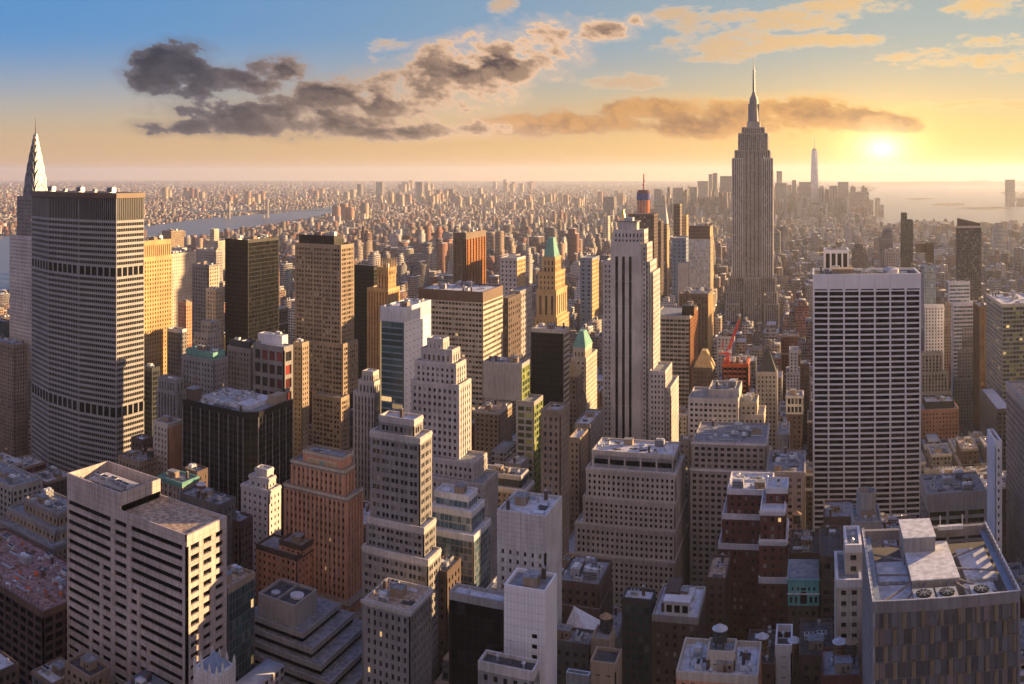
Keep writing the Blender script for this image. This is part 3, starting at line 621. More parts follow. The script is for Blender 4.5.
bldg('light teal-grey building with two roof blocks above the left mansard block', [(201, 211, 220, 322, 4), (194, 208, 221, 334, 0)], 510, 355, 'teal-grey building', **S(wall='concrete'), clutter=2)
bldg('grey office block with large reddish windows and pale sloping roof', [(258, 282, 288, 336, 8, None, dict(hf=.05, wall='unit_white')), (253, 284, 293, 347, 0)], 470, 400, 'block with reddish windows', wall='grey_stone', glass='glass_red', fh=9, bw=6.4, wf=.78, hf=.7, rec=1.0, roof='roof_light')
bldg('slim tan tower with warm sunlit face between the red-windowed block and the brown tower', [(293, 302, 309, 343)], 500, 400, 'slim sunlit tan tower', **S(wall='tan_brick', bw=2.4))

bldg('tall brown stone tower with dark chamfered hat and sunlit right side, left of centre', [
    (299, 334, 338, 236, 3, 14, dict(wall='black_metal', hf=.05, cap='black_metal')), (295, 341, 354, 245, 0, None, dict(bw=2.7)), (294, 343, 358, 344, -3), (312, 341, 352, 398, -12, 12)],
    560, 430, 'brown stone tower', **S(wall='tan_brick', bw=2.9, wf=.46, hf=.55, pair=3, pier=.12, glass='glass_mix'))
bldg('black glass slab tower with bronze sheen behind the mansard blocks', [(225, 248, 279, 240)], 600, 345, 'black glass tower', wall='black_metal', glass='glass_black', fh=3.7, bw=2.2, wf=.8, hf=.78, rec=.15, cap='black_metal', roof='roof_dark', side=dict(wf=.92, hf=.9))
bldg('narrow black slab half hidden behind the brown stone tower', [(350, 374, 378, 267)], 720, 345, 'narrow black slab', wall='black_metal', glass='glass_black', bw=2.4, wf=.8, hf=.7, rec=.15, roof='roof_dark', clutter=0)
def crown_tower():
    root, D = bldg('bronze striped tower with crown of gilded spikes', [(377, 388, 396, 268, 3), (367, 388, 400, 289, 0)], 640, 365, 'spiked crown tower', **S(wall='gold_brick', sp='bronze_metal', glass='glass_bronze', fh=4.2, bw=2.8, hf=.5))
    x0, x1, y0, y1, z = D[0]; m = MB()
    for i in range(7):
        q = x0+(x1-x0)*i/6; m.frus(q-.5, q+.5, y0-.5, y0+.5, z-6, q-.12, q+.12, y0-.1, y0+.1, z+8, 'gold_brick')
    for i in range(1, 6):
        q = y0+(y1-y0)*i/5; m.frus(x1-.5, x1+.5, q-.5, q+.5, z-6, x1-.12, x1+.12, q-.1, q+.1, z+8, 'gold_brick')
    m.build('spikes', root)
crown_tower()
bldg('glass tower with teal front and white sunlit side panel', [(380, 404, 431, 308)], 480, 415, 'teal and white glass tower', wall='glass_teal', sp='blue_steel', glass='glass_teal', fh=3.9, bw=8, wf=.94, hf=.72, rec=.1, roof='roof_light', cap='unit_white', top=9,
     side=dict(wall='travertine', sp='travertine', wf=.22, hf=.18, bw=5.5, glass='glass_pale'))
bldg('broad office slab with pale horizontal window bands and white roof plant, centre left', [(418, 483, 503, 292)], 640, 395, 'broad banded slab', wall='cream_stone', glass='glass_mix', fh=4.1, bw=3.0, wf=.84, hf=.5, rec=.5, top=8.5, cap='brown_metal', roof='roof_light', side=dict(wall='cream_stone'), clutter=1.5)
bldg('bronze-brown tower with rounded orange-lit fins beyond the broad slab', [(453, 466, 486, 233)], 1100, 285, 'bronze finned tower', wall='brown_metal', sp='black_metal', glass='glass_bronze', bw=7, wf=.5, hf=.9, rec=1.5, side=dict(wall='bronze_metal', sp='bronze_metal', bw=11, glass='glass_bronze'), top=9, roof='roof_dark')  # dark front, bronze side: shade and sunlight are put into the wall colours
bldg('small white-domed temple-topped building left of the teal and white glass tower', [(362, 373, 379, 372, 6), (358, 374, 381, 382, 3), (353, 375, 383, 394, 0)], 500, 425, 'temple-topped building', wall='pale_limestone', sp='grey_stone', glass='glass_dark', fh=5, bw=2.6, wf=.45, hf=.7, rec=.6)
bldg('cream art deco tower with stepped scalloped crown in front of the broad slab', [
    (427, 443, 449, 339, 5, None, dict(wf=.2)), (421, 452, 460, 350, 3), (415, 456, 466, 364, 0), (411, 459, 471, 385, -2), (410, 474, 487, 463, -7), (412, 483, 498, 484, -12)],
    408, 520, 'cream art deco tower', **S(wall='pale_limestone', glass='glass_mix', bw=2.7, wf=.5, hf=.52, fh=3.5, pier=.2, top=2.2, cornice=.2))
bldg('tall grey-brown masonry tower with setback cap in the centre left foreground', [
    (379, 414, 423, 420, 3, None, dict(wf=.5)), (370, 420, 432, 438, 0), (366, 424, 436, 528, -3), (362, 428, 441, 560, -6)],
    308, 590, 'grey-brown masonry tower', **S(wall='grey_stone', glass='glass_mix', bw=2.0, wf=.5, hf=.5, fh=3.4, cap='pale_limestone', cornice=.25, pair=2, roof='roof_light'))
bldg('stepped office block of fine white gridded glass right of the grey-brown tower', [(434, 469, 478, 496, 0), (430, 472, 485, 512, -5), (428, 474, 491, 536, -10)], 345, 590, 'gridded glass step block', wall='steel', glass='glass_blue', fh=2.9, bw=2.0, wf=.86, hf=.8, rec=.2, cap='unit_white', roof='roof_light', clutter=2)
bldg('plain white stone block with small dark windows in the middle foreground', [(497, 546, 562, 516)], 290, 600, 'white stone block', **S(wall='white_stone', bw=2.6, wf=.34, hf=.5, fh=3.2, top=13, rec=.7, roof='roof_light', side=dict(wf=.02, hf=.02)), clutter=2.2)
def tile_block():
    root, D = bldg('windowless white tiled tower with a few dark slots at bottom centre', [(504, 545.5, 557, 591)], 248, 684, 'white tiled tower', wall='travertine', sides='', roof='roof_grey', clutter=2)
    x0, x1, y0, y1, z = D[0]; m = MB(); W = x1-x0
    for i in range(9):
        m2 = MB(); m2.box(x0+W*.68, x0+W*.80, y0-.05, y0+.1, z-13.5-i*3.1-1.2, z-13.5-i*3.1, 'glass_black'); m2.build('window', root)
        if i > 3: m2 = MB(); m2.box(x0+W*.24, x0+W*.35, y0-.05, y0+.1, z-13.5-i*3.1-1.2, z-13.5-i*3.1, 'glass_black'); m2.build('window', root)
    for i in range(1, 12): m.box(x0+W*i/12-.03, x0+W*i/12+.03, y0-.03, y0, 2, z-1, 'concrete')
    for i in range(1, 26): m.box(x0, x1, y0-.025, y0, z-i*2.4, z-i*2.4+.06, 'concrete')
    m.build('tile_joints', root)
tile_block()
bldg('low black glass building left of the white tiled tower', [(449, 503, 510, 602)], 262, 684, 'black glass building', wall='black_metal', glass='glass_black', fh=4, bw=2.6, wf=.94, hf=.94, rec=.06, cap='concrete', roof='roof_light', clutter=3)
bldg('dark brown building with dentilled cornice below the grey-brown tower', [(364, 410, 432, 610)], 272, 684, 'dark brown corniced building', **S(wall='grey_stone', bw=2.5, hf=.55, cap='pale_limestone', cornice=.9, roof='roof_tan'), clutter=2.6)
bldg('narrow brown building crowned with air plant beside the corniced one', [(430, 447, 461, 572)], 312, 660, 'narrow brown roof-plant building', **S(wall='brown_brick'), clutter=6)
bldg('big pale limestone office block with three stepped tiers of small windows, centre', [
    (592, 674, 677, 455, 8, 24, dict(hf=.4, bw=9, wf=.9, fh=9, glass='glass_pale', sp='steel')), (586, 676, 678.5, 474, 3, 34), (583, 675, 678, 503, 0, 40), (575, 675, 678, 531, -3, 46), (560, 675, 678, 562, -6, 52)],
    470, 640, 'stepped limestone office block', **S(wall='pale_limestone', bw=2.75, wf=.45, hf=.55, fh=3.3, cornice=.2, glass='glass_black', roof='roof_light'))
bldg('low block with dark slate mansard behind the white stone block', [(480, 521, 528, 476, 5, None, dict(wall='dark_slate', hf=.05)), (474, 525, 534, 490, 0)], 440, 520, 'slate mansard block', **S(wall='tan_brick', cap='pale_limestone', cornice=.5), clutter=2)
bldg('blank grey slab tower with green-lit glass corner', [(483, 522, 530, 364, 0, None, dict(sides='R')), (516, 534, 543, 402, -3)], 500, 455, 'blank grey slab tower', wall='concrete', glass='glass_green', fh=4, bw=4.2, wf=.8, hf=.65, rec=.3, side=dict(wall='green_glass_frame'), clutter=2)
bldg('black glass tower with gold striped side in front of the green pyramid tower', [(531, 563.6, 569.5, 330)], 560, 410, 'black glass tower with striped side', wall='black_metal', glass='glass_black', fh=3.8, bw=2.3, wf=.86, hf=.86, rec=.08, roof='roof_light', cap='cream_stone', side=dict(wall='cream_stone', hf=.45, wf=.9))
def pyr(root, x0, x1, y0, y1, z, za, k, name='pyramid_roof', f=.06, e=0.4):
    m = MB(); cx, cy = (x0+x1)/2, (y0+y1)/2
    m.frus(x0-e, x1+e, y0-e, y1+e, z-.5, cx-(x1-x0)*f, cx+(x1-x0)*f, cy-(y1-y0)*f, cy+(y1-y0)*f, za, k); return m.build(name, root)
root, D = bldg('cream tower with tall arches under green copper pyramid roof', [
    (542.5, 555, 561, 257, 4, None, dict(fh=6, hf=.7)), (538, 555, 565, 272, 2, None, dict(fh=5)), (536.5, 556, 567, 290, 0, None, dict(fh=18, hf=.75, bw=6)), (535, 557, 569, 318, -2)], 720, 330, 'green pyramid tower', **S(wall='gold_brick', cornice=.5, clutter=0))
pyr(root, *D[0][:4], D[0][4], zat(238, 551, 725), 'teal_copper', f=.2, e=-.8)
bldg('tan brick tower with sunlit right edge below the black tower with striped side', [(541, 560.4, 569, 411)], 400, 500, 'tan brick tower', **S(wall='tan_brick', bw=2.5, fh=3.6, cornice=.4, roof='roof_tan'))
root, D = bldg('cream tower with turquoise pyramid cap left of the stone tower with black stripes', [(573, 585, 592, 347, 2, None, dict(fh=5)), (571, 586, 597, 358, 0)], 640, 410, 'turquoise-capped tower', **S(wall='cream_stone', cornice=.3, clutter=0))
pyr(root, *D[0][:4], D[0][4], zat(332, 582, 645), 'teal_copper', f=.2)
root, D = bldg('small brown tower with golden pyramid roof in front of the turquoise-capped tower', [(562, 577, 583, 376, 0), (560, 578, 586, 400, -3)], 590, 430, 'golden-roofed small tower', **S(wall='tan_brick', clutter=0))
pyr(root, *D[0][:4], D[0][4], zat(362, 572, 595), 'gold_brick', f=.1)
bldg('low grey office block at left foot of the stone tower with black stripes', [(574, 590, 603, 424)], 530, 470, 'low grey office block', **S(wall='grey_stone', roof='roof_light'))
bldg('low tan block just below the golden-roofed small tower', [(569, 580, 588, 438)], 500, 480, 'low tan block', **S(wall='tan_brick', roof='roof_light'))

def stone_stripes():
    t = thing('office_tower', 'slender pale stone tower with three black vertical stripes, centre', 'skyscraper', (-123, 590, .15)); Y = 575.0
    mb = MB(); pn = []; r = MB(); st = dict(BASE, **S(wall='pale_limestone', bw=2.6, wf=.42, hf=.5, fh=3.5, top=2, glass='glass_dark', sides='FR'))
    X = lambda px, yy=Y: yy*T(px)
    zc, zm, zs, z3, z4, z5 = zat(230, 645, Y), zat(242, 645, Y), zat(262, 648, Y), zat(273, 652, Y), zat(370, 660, Y), zat(387, 668, Y)
    x0, x1 = X(610.5), X(641)
    # striped centre
    sw = (x1-x0)/7; mb.box(x0, x1, Y+.8, Y+20, zs-4, zm-1.1, 'pale_limestone')
    sp = [(0, 1.1), (1.75, 2.65), (3.3, 4.2), (4.85, 7)]
    for a, b in sp: mb.box(x0+a*sw, x0+b*sw, Y, Y+.8, .15, zm-10, 'pale_limestone')
    mb.box(x0, x1, Y+.002, Y+.8, zm-10, zm, 'pale_limestone')
    for a in (1.1, 2.65, 4.2):
        for q in range(12):
            m = MB(); m.box(x0+a*sw+.01, x0+(a+.65)*sw-.01, Y+.75, Y+.82, 1+q*(zm-11)/12+.1, 1+(q+1)*(zm-11)/12, 'glass_black'); m.build('window_strip', t)
    mb.box(x0, x1, Y+.8, Y+20, .15, zs-3.9, 'pale_limestone')
    r = MB(); tier(mb, pn, x0+1, x1+1.5, Y+3, Y+18, zm-2, zc, dict(st, fh=5, hf=.6), roofmb=r); r.build('roof', t)
    r = MB(); tier(mb, pn, x1+.01, X(646.5), Y+1.5, Y+22, .15, zm-1, st, roofmb=r); r.build('roof', t)
    r = MB(); tier(mb, pn, X(602), X(649.5), Y+2.2, Y+27, .15, zs, st, roofmb=r); r.build('roof', t)
    r = MB(); tier(mb, pn, X(604), X(652, Y), Y+4.5, Y+32, .15, z3, st, roofmb=r); r.build('roof', t)
    r = MB(); tier(mb, pn, X(650), X(666), Y-3, Y+26, .15, z4, dict(st, hf=.55), roofmb=r); r.build('roof', t)
    r = MB(); tier(mb, pn, X(650.5), X(671), Y-1.5, Y+34, .15, z5, st, roofmb=r); r.build('roof', t)
    emit_panes(t, mb, pn, 'glass_dark', True, 5.5); mb.build('wall', t)
    m = MB(); m.box(x0+4, x1-4, Y+6, Y+14, zc-1, zc+5, 'pale_limestone'); m.box(x0+3, x1-3, Y+5, Y+15, zc+5, zc+5.6, 'grey_stone'); m.box(x0+8, x0+14, Y+7, Y+12, zc+5.6, zc+8, 'metal_duct'); m.build('penthouse', t)
    HEROES.append((X(602), X(669), Y-3, Y+34, zm, 448, 'stone tower with black stripes'))
stone_stripes()
def concave():
    root, D = bldg('office block with concave ribbon-window front and dark and gold side', [(682, 694, 697, 306, 8, 18, dict(hf=.05, wall='black_metal')), (653, 690, 698, 316, 0)], 760, 415, 'concave ribbon-window block', wall='concrete', glass='glass_dark', fh=3.9, bw=3.6, wf=.9, hf=.55, rec=.8, side=dict(wall='bronze_metal', wf=.5), roof='roof_grey')
    x0, x1, y0, y1, z = D[1]; m = MB()
    for i in range(12): m.frus(x0, x1, y0-16+i*1.2, y0, 0.2+i*3.9, x0, x1, y0-15.2+i*1.2, y0, 1.8+i*3.9, 'concrete')
    m.build('flared_base', root)
concave()
bldg('white-blue gridded glass tower with dark cap right of the brown slabs', [(689, 710, 713, 226, 2, None, dict(hf=.05, wall='brown_metal')), (688.5, 710.5, 713.5, 237, 0)], 1050, 292, 'white-blue gridded tower', wall='steel', glass='glass_pale', fh=4.2, bw=2.6, wf=.72, hf=.6, rec=.15, side=dict(wall='gold_brick'), cap='brown_metal', roof='roof_grey')  # gold side colour stands in for sunlight on the right edge
bldg('blank beige slab left of the white-blue gridded tower', [(678, 688, 690, 263)], 1045, 300, 'blank beige slab', wall='pink_granite', sides='', clutter=0)
bldg('brown pier-fronted building with sunlit edge below the white-blue gridded tower', [(679, 708, 712.5, 294)], 900, 400, 'brown pier-fronted building', wall='brown_metal', sp='dark_brick', glass='glass_dark', fh=3.7, bw=3.2, wf=.5, hf=.6, rec=.8, pier=.4, side=dict(wall='gold_brick'))  # sunlight on the right edge is painted in as a gold side wall
# --- the long octagonal slab at the left
def octagon_slab():
    t = thing('office_tower', 'huge grey octagonal slab tower with dark cornice, sunlit narrow end, upper left', 'skyscraper', (-477, 432, .15))
    zt = 246.0; P = [(-524, 420), (-494, 411.5), (-460, 411.5), (-430, 419), (-430, 446), (-460, 455), (-494, 455), (-524, 446)]
    mb = MB(); mb.prism(P, .15, zt-2, 'precast', 'roof_dark')
    def off(P, d):
        n = len(P); out = []
        for i in range(n):
            a, b, c = P[i-1], P[i], P[(i+1) % n]
            def nr(p, q): L = hypot(q[0]-p[0], q[1]-p[1]); return ((q[1]-p[1])/L, -(q[0]-p[0])/L)
            n1_, n2_ = nr(a, b), nr(b, c); s = 1+n1_[0]*n2_[0]+n1_[1]*n2_[1]
            out.append((b[0]+d*(n1_[0]+n2_[0])/s, b[1]+d*(n1_[1]+n2_[1])/s))
        return out
    Q = off(P, .45)
    dark = [(zt-19, zt-4), (zat(277, 116, 419), zat(268, 116, 419)), (zat(418, 116, 419), zat(408, 116, 419))]
    fl = []; z = zt-19
    fh = 3.86
    while z > 4: fl.append(z); z -= fh
    i = 0; cur = zt-19
    faces = [(P[0], P[1]), (P[1], P[2]), (P[2], P[3]), (P[3], P[4])]
    gl = MB()
    bands = []
    z = zt-19
    while z > 8:
        d = next((q for q in dark[1:] if q[0] < z-fh*.5 < q[1]), None)
        if d: bands.append((d[0], d[1], True)); z = d[0]
        else: bands.append((z-fh, z, False)); z -= fh
    for lo, hi, dk in bands:
        if not dk: mb.prism(Q, hi-1.75, hi-.1, 'precast')
        w_ = MB()
        for a, b in faces:
            W = hypot(b[0]-a[0], b[1]-a[1]); u = ((b[0]-a[0])/W, (b[1]-a[1])/W); nn = (u[1], -u[0])
            w_.obox(a, u, nn, .1, W-.1, .02, .06, lo, hi-(.1 if dk else 1.8), 'glass_black')
        w_.build('window_band', t)
    for a, b in faces:
        W = hypot(b[0]-a[0], b[1]-a[1]); u = ((b[0]-a[0])/W, (b[1]-a[1])/W); nn = (u[1], -u[0]); k = max(3, round(W/1.75))
        for i in range(k+1):
            s = W*i/k; q = .26 if i in (0, k) else .10
            for lo, hi, dk in bands:
                if dk:
                    if i % 3 == 0: mb.obox(a, u, nn, s-.5, s+.5, 0, .4, lo, hi, 'precast')
                else: mb.obox(a, u, nn, s-q, s+q, 0, .38 if q < .2 else .5, lo, hi-1.75, 'precast')
            mb.obox(a, u, nn, s-q, s+q, 0, .5, zt-19, zt-3.5, 'precast')
    mb.build('wall', t)
    g2 = MB()
    for a, b in faces:
        W = hypot(b[0]-a[0], b[1]-a[1]); u = ((b[0]-a[0])/W, (b[1]-a[1])/W); nn = (u[1], -u[0]); g2.obox(a, u, nn, .1, W-.1, .02, .06, zt-18.8, zt-3.6, 'black_metal')
    g2.build('louvre_band', t)
    c = MB(); c.prism(off(P, 1.3), zt-3.5, zt, 'brown_metal', 'roof_dark'); c.build('cornice', t)
    for i in range(7):
        o = bpy.data.objects.new('air_conditioner', unit_mesh('cooling_tower' if i % 3 == 0 else 'air_conditioner')); scn.collection.objects.link(o); o.parent = t; o.location = (-510+i*11+477, 432-432+(i % 3)*4-4, zt-.15)
    for q in (-500, -448):
        o = bpy.data.objects.new('antenna', unit_mesh('antenna')); scn.collection.objects.link(o); o.parent = t; o.location = (q+477, 2, zt-.15)
    HEROES.append((-524, -430, 411, 455, zt, 460, 'octagonal slab tower'))
octagon_slab()
# --- art deco spire behind it
def deco_spire():
    Y = 520.0; t = thing('spire_tower', 'art deco skyscraper with tiered silver arched crown and needle, far left behind the slab', 'skyscraper', ((Y+15)*T(35.5), Y+15, .15))
    cx, cy = t.location.x, Y+15; Rr = rho(36, cy); zz = lambda py: EYE-(py-EYP)*Rr/F
    mb = MB(); pn = []; r = MB(); st = dict(BASE, **S(wall='white_stone', bw=2.3, fh=3.6, wf=.45, hf=.5))
    tier(mb, pn, cx-13, cx+13, cy-13, cy+13, zz(235)-1, zz(196), dict(st, wall='grey_stone'), roofmb=r)
    r.build('roof', t); r = MB(); tier(mb, pn, cx-21, cx+16, cy-16, cy+16, .15, zz(235), st, roofmb=r)
    emit_panes(t, mb, pn, 'glass_dark', True, 5); mb.build('wall', t); r.build('roof', t)
    # seven diminishing sunburst arches on each side
    rows = [196, 184, 173, 163, 154, 147, 141, 136]; half = [8.6, 7.6, 6.3, 4.9, 3.6, 2.5, 1.6, 1.0]
    core = MB()
    for i in range(7):
        z0, z1, a, b = zz(rows[i]), zz(rows[i+1]), half[i], half[i+1]; core.frus(cx-a, cx+a, cy-a, cy+a, z0, cx-b, cx+b, cy-b, cy+b, z1, 'crown_steel')
    core.build('crown', t)
    for i in range(7):
        z0 = zz(rows[i])-1; rr = half[i]*.98; H = (zz(rows[i+1])-z0)*1.35
        m = MB()
        for (ux, uy, nx, ny) in ((1, 0, 0, -1), (0, 1, 1, 0), (-1, 0, 0, 1), (0, -1, -1, 0)):
            pts = []
            for k in range(13):
                a = pi*k/12; pts.append((-cos(a)*rr, sin(a)*H))
            d0, d1 = half[i]-.2, half[i]+.45; base = len(m.v)
            for d in (d0, d1):
                for s, h_ in pts: m.v.append((cx+ux*s+nx*d, cy+uy*s+ny*d, z0+h_))
            n = 13
            m.f.append(tuple(base+n+k for k in range(n-1, -1, -1))); m.mi.append(m.mat('crown_steel')); m.f.append(tuple(base+k for k in range(n))); m.mi.append(m.mat('crown_steel'))
            for k in range(n-1): m.f.append((base+k, base+n+k, base+n+k+1, base+k+1)); m.mi.append(m.mat('crown_steel'))
            for k in range(-2, 3):                    # triangular windows of the sunburst
                a = pi/2+k*.5; q = .72; s, h_ = cos(a)*rr*q, sin(a)*H*q; w_ = rr*.09; P = lambda s_, z_: (cx+ux*s_+nx*(d1+.05), cy+uy*s_+ny*(d1+.05), z0+z_)
                m.quad(P(s-w_, h_-H*.1), P(s+w_, h_-H*.1), P(s+.05, h_+H*.13), P(s-.05, h_+H*.13), 'black_metal')
        m.build('sunburst_arch', t)
    m = MB(); m.cone(cx, cy, zz(136.5), zz(128), .95, .5, 'crown_steel', 8); m.cone(cx, cy, zz(128), zz(117), .5, .15, 'crown_steel', 8); m.build('needle', t)
    HEROES.append((cx-21, cx+16, Y-1, Y+31, zz(196), 345, 'silver spire tower'))
deco_spire()
bldg('golden sunlit stone tower with ribbed top right of the octagonal slab', [(128, 144, 171, 241, 0, None, dict(hf=.75, bw=2.4, fh=12, z0=None)), (127, 143.5, 172, 258, -1)], 520, 345, 'golden ribbed-top tower', **S(wall='gold_brick', bw=3, fh=3.6, glass='glass_bronze', roof='roof_tan'))
bldg('cream sunlit slab between the golden ribbed-top tower and the grey-blue blocks', [(160, 171, 196, 254)], 700, 320, 'cream sunlit slab', **S(wall='cream_stone', bw=3.2, wf=.3, hf=.4), clutter=2)
bldg('small white penthouse-topped block on the skyline of the cream slab', [(172, 182, 187, 248)], 790, 254, 'penthouse-topped block', **S(wall='white_stone'))
bldg('orange and dark paired brick tower in front of the river', [(162, 171, 184, 231)], 1350, 247, 'orange paired brick tower', **S(wall='tan_brick', ind=False))
bldg('grey-blue long hospital slab left of the black glass tower', [(196, 216, 223, 250)], 900, 275, 'grey-blue long slab', **S(wall='concrete', ind=False))
bldg('cream block with taller orange top right of the river bend', [(210, 214, 219, 229, 4), (204, 218, 226, 241, 0)], 1250, 255, 'cream block by the river bend', **S(wall='cream_stone', ind=False))
bldg('blue-grey apartment tower with sunlit cream edge left of the black glass tower', [(192, 209, 219, 265)], 640, 325, 'blue-grey apartment tower', **S(wall='grey_stone', side=dict(wall='cream_stone')))  # cream side colour paints the sunlit right face of the grey tower
bldg('slim cream tower with bright sunlit side touching the black glass tower', [(206, 216, 224, 289)], 590, 345, 'slim cream tower', **S(wall='cream_stone'))
bldg('low orange-lit brick block behind the white-capped building', [(178, 186, 196, 303)], 660, 330, 'low orange-lit block', **S(wall='orange_brick'), clutter=2)

# --- the tallest tower
def great_tower():
    Y = 1270.0; t = thing('spire_tower', 'tallest limestone tower with stepped top, mast and antenna against the golden sky', 'skyscraper', (Y*T(752.5), Y+28, .15))
    cx = t.location.x; mb = MB(); pn = []; r = MB(); k = Y/F
    st = dict(BASE, **S(wall='limestone', sp='brown_metal', bw=3.0, wf=.46, hf=.62, fh=3.9, pier=.35, rec=.5, top=1.6, glass='glass_mix', sides='FRL', parapet=.6))
    zz = lambda py: zat(py, 752, Y)
    L = [(741.5, 764.5, 4, 50, 127), (738, 767.5, 2, 52, 133), (734.5, 770, 0, 55, 150), (732.5, 772, 1, 54, 171), (728.5, 775.5, 2.5, 56, 278), (726, 777, 0, 57, 292)]
    prev = None
    for i, (a, b, d0, d1, py) in enumerate(L):
        z0 = zz(L[i+1][4])-.7 if i+1 < len(L) else .15
        q = MB(); tier(mb, pn, cx+(a-752.5)*k, cx+(b-752.5)*k, Y+d0, Y+d1, z0, zz(py), st, roofmb=q); q.build('roof', t)
    # centre bay runs up recessed and a lower bay stands proud in front of it
    q = MB(); tier(mb, pn, cx-8.5*k, cx+8.5*k, Y-5, Y+2, .15, zz(277), st, roofmb=q); q.build('roof', t)
    for s in (-1, 1):
        q = MB(); c = cx+s*15*k; tier(mb, pn, c-5.5*k, c+5.5*k, Y-2.5, Y+2, zz(278), zz(158), dict(st, wall='pale_limestone'), roofmb=q); q.build('roof', t)
        q = MB(); c = cx+s*19.5*k; tier(mb, pn, c-7*k, c+7*k, Y-9, Y+2, .15, zz(303), st, roofmb=q); q.build('roof', t)
    q = MB(); tier(mb, pn, cx-36*k, cx+33*k, Y-12, Y+60, .15, zz(332), st, roofmb=q); q.build('roof', t)
    for q in range(5): mb.box(cx+(-8+q*4)*k-.35, cx+(-8+q*4)*k+.35, Y-3.2, Y-2.6, zz(277), zz(140), 'pale_limestone')
    emit_panes(t, mb, pn, 'glass_mix', False); mb.build('wall', t)
    m = MB(); yc = Y+28; zz = lambda py: zat(py, 752, yc)
    m.box(cx-6.5*k, cx+6.5*k, yc-9, yc+9, zz(129)-3, zz(122), 'limestone'); m.cone(cx, yc, zz(122), zz(101), 5.4*k, 4.4*k, 'mast_metal', 16)
    for a in range(4): m.box(cx+cos(a*pi/2)*4.9*k-1.2, cx+cos(a*pi/2)*4.9*k+1.2, yc+sin(a*pi/2)*4.9*k-1.2, yc+sin(a*pi/2)*4.9*k+1.2, zz(122), zz(104), 'mast_metal')
    m.cone(cx, yc, zz(101), zz(97), 4.6*k, 3.6*k, 'mast_metal', 16); m.cone(cx, yc, zz(97), zz(92), 3.0*k, 1.5*k, 'mast_metal', 16); m.build('mooring_mast', t)
    m = MB(); m.cone(cx, yc, zz(92), zz(78), 1.3*k, .9*k, 'mast_metal', 8); m.cone(cx, yc, zz(78), zz(68), .8*k, .6*k, 'mast_metal', 8); m.cone(cx, yc, zz(68), zz(56), .4*k, .12*k, 'mast_metal', 6)
    for q in (88, 84, 80, 76, 72): m.cone(cx, yc, zz(q), zz(q-.9), 1.7*k, 1.7*k, 'mast_metal', 8)
    m.build('antenna', t)
    HEROES.append((cx-26*k, cx+25*k, Y-12, Y+58, zz(150), 325, 'tallest spired tower'))
great_tower()
# --- white grid slab with dark ribbon windows
def grid_slab():
    Y = 540.0; x0, x1 = Y*T(813), Y*T(921); zt = zat(274, 867, Y)
    t = thing('office_tower', 'white gridded slab tower with black windows in seven bays, right of centre', 'skyscraper', ((x0+x1)/2, Y+15, .15))
    mb = MB(); D = 34; z0 = 26.0; mb.box(x0+.8, x1-.8, Y+1.2, Y+D, z0, zt-1.6, 'travertine')
    W = x1-x0; top = zt-10.5; n = 47; fh = (top-z0)/n; pn = []
    for i in range(8): mb.box(x0+W*i/7-.5+(.5 if i == 0 else 0)-(.5 if i == 7 else 0), x0+W*i/7+.5+(.5 if i == 0 else 0)-(.5 if i == 7 else 0), Y, Y+1.2, z0, top, 'travertine')
    for j in range(n+1): mb.box(x0+.9, x1-.9, Y+.02, Y+1.2, max(z0, z0+j*fh-.48), min(top, z0+j*fh+.48), 'travertine')
    for j in range(n):
        for i in range(7): pn.append((W*(i+.5)/7, z0+(j+.5)*fh, W/7-.98, fh-.94, (x0, Y), (1, 0), (0, -1), 1.2))
    mb.box(x0-.01, x1+.01, Y-.01, Y+1.2, top, zt, 'travertine'); mb.box(x0, x0+.8, Y+1.2, Y+D, z0, zt, 'travertine'); mb.box(x1-.8, x1, Y+1.2, Y+D, z0, zt, 'travertine'); mb.box(x0+.8, x1-.8, Y+D-.8, Y+D+.01, zt-1.6, zt, 'travertine')
    for i in range(1, 7): mb.box(x0+W*i/7-.06, x0+W*i/7+.06, Y-.04, Y-.01, top+1.5, zt, 'concrete')
    for i in range(7): mb.box(x0+W*i/7+.9, x0+W*(i+1)/7-.9, Y-.03, Y-.01, top+.4, top+1.2, 'black_metal')
    seg = 9; prof = [(Y-14*(1-q/seg)**2.2, z0*q/seg) for q in range(seg+1)]
    for (ya, za), (yb, zb) in zip(prof[:-1], prof[1:]):
        for i in range(7):
            a, b = x0+W*i/7, x0+W*(i+1)/7; mb.frus(a, a+1, ya, Y+D, za+.15, a, a+1, yb, Y+D, zb+.15, 'travertine'); mb.frus(a+1, b, ya+1.1, Y+D, za+.15, a+1, b, yb+1.1, Y+D, zb+.15, 'glass_black')
            mb.frus(a+1, b, ya+.02, ya+1.2, za+.15, a+1, b, ya+.02+(yb-ya)*.3, ya+1.3, za+.15+(zb-za)*.3, 'travertine')
    emit_panes(t, mb, pn, 'glass_black', True); mb.build('wall', t)
    m = MB(); m.box(x0+.85, x1-.85, Y+1.25, Y+D-.85, zt-1.6, zt-1.5, 'roof_dark'); m.build('roof', t)
    m = MB(); m.box(x0+12, x0+26, Y+8, Y+20, zt-1.5, zt+2.2, 'tan_brick'); m.build('penthouse', t)
    m = MB(); m.cone(x0+50, Y+14, zt-1.5, zt+1.6, 5, 5, 'unit_white', 24); m.cone(x0+50, Y+14, zt+1.6, zt+2.2, 5, 2, 'unit_white', 24); m.build('cooling_drum', t)
    rooftop(t, x0+2, x1-2, Y+2, Y+D-2, zt-1.5, random.Random(2), 1.0, False)
    HEROES.append((x0, x1, Y-14, Y+D, zt, 535, 'white gridded slab'))
grid_slab()
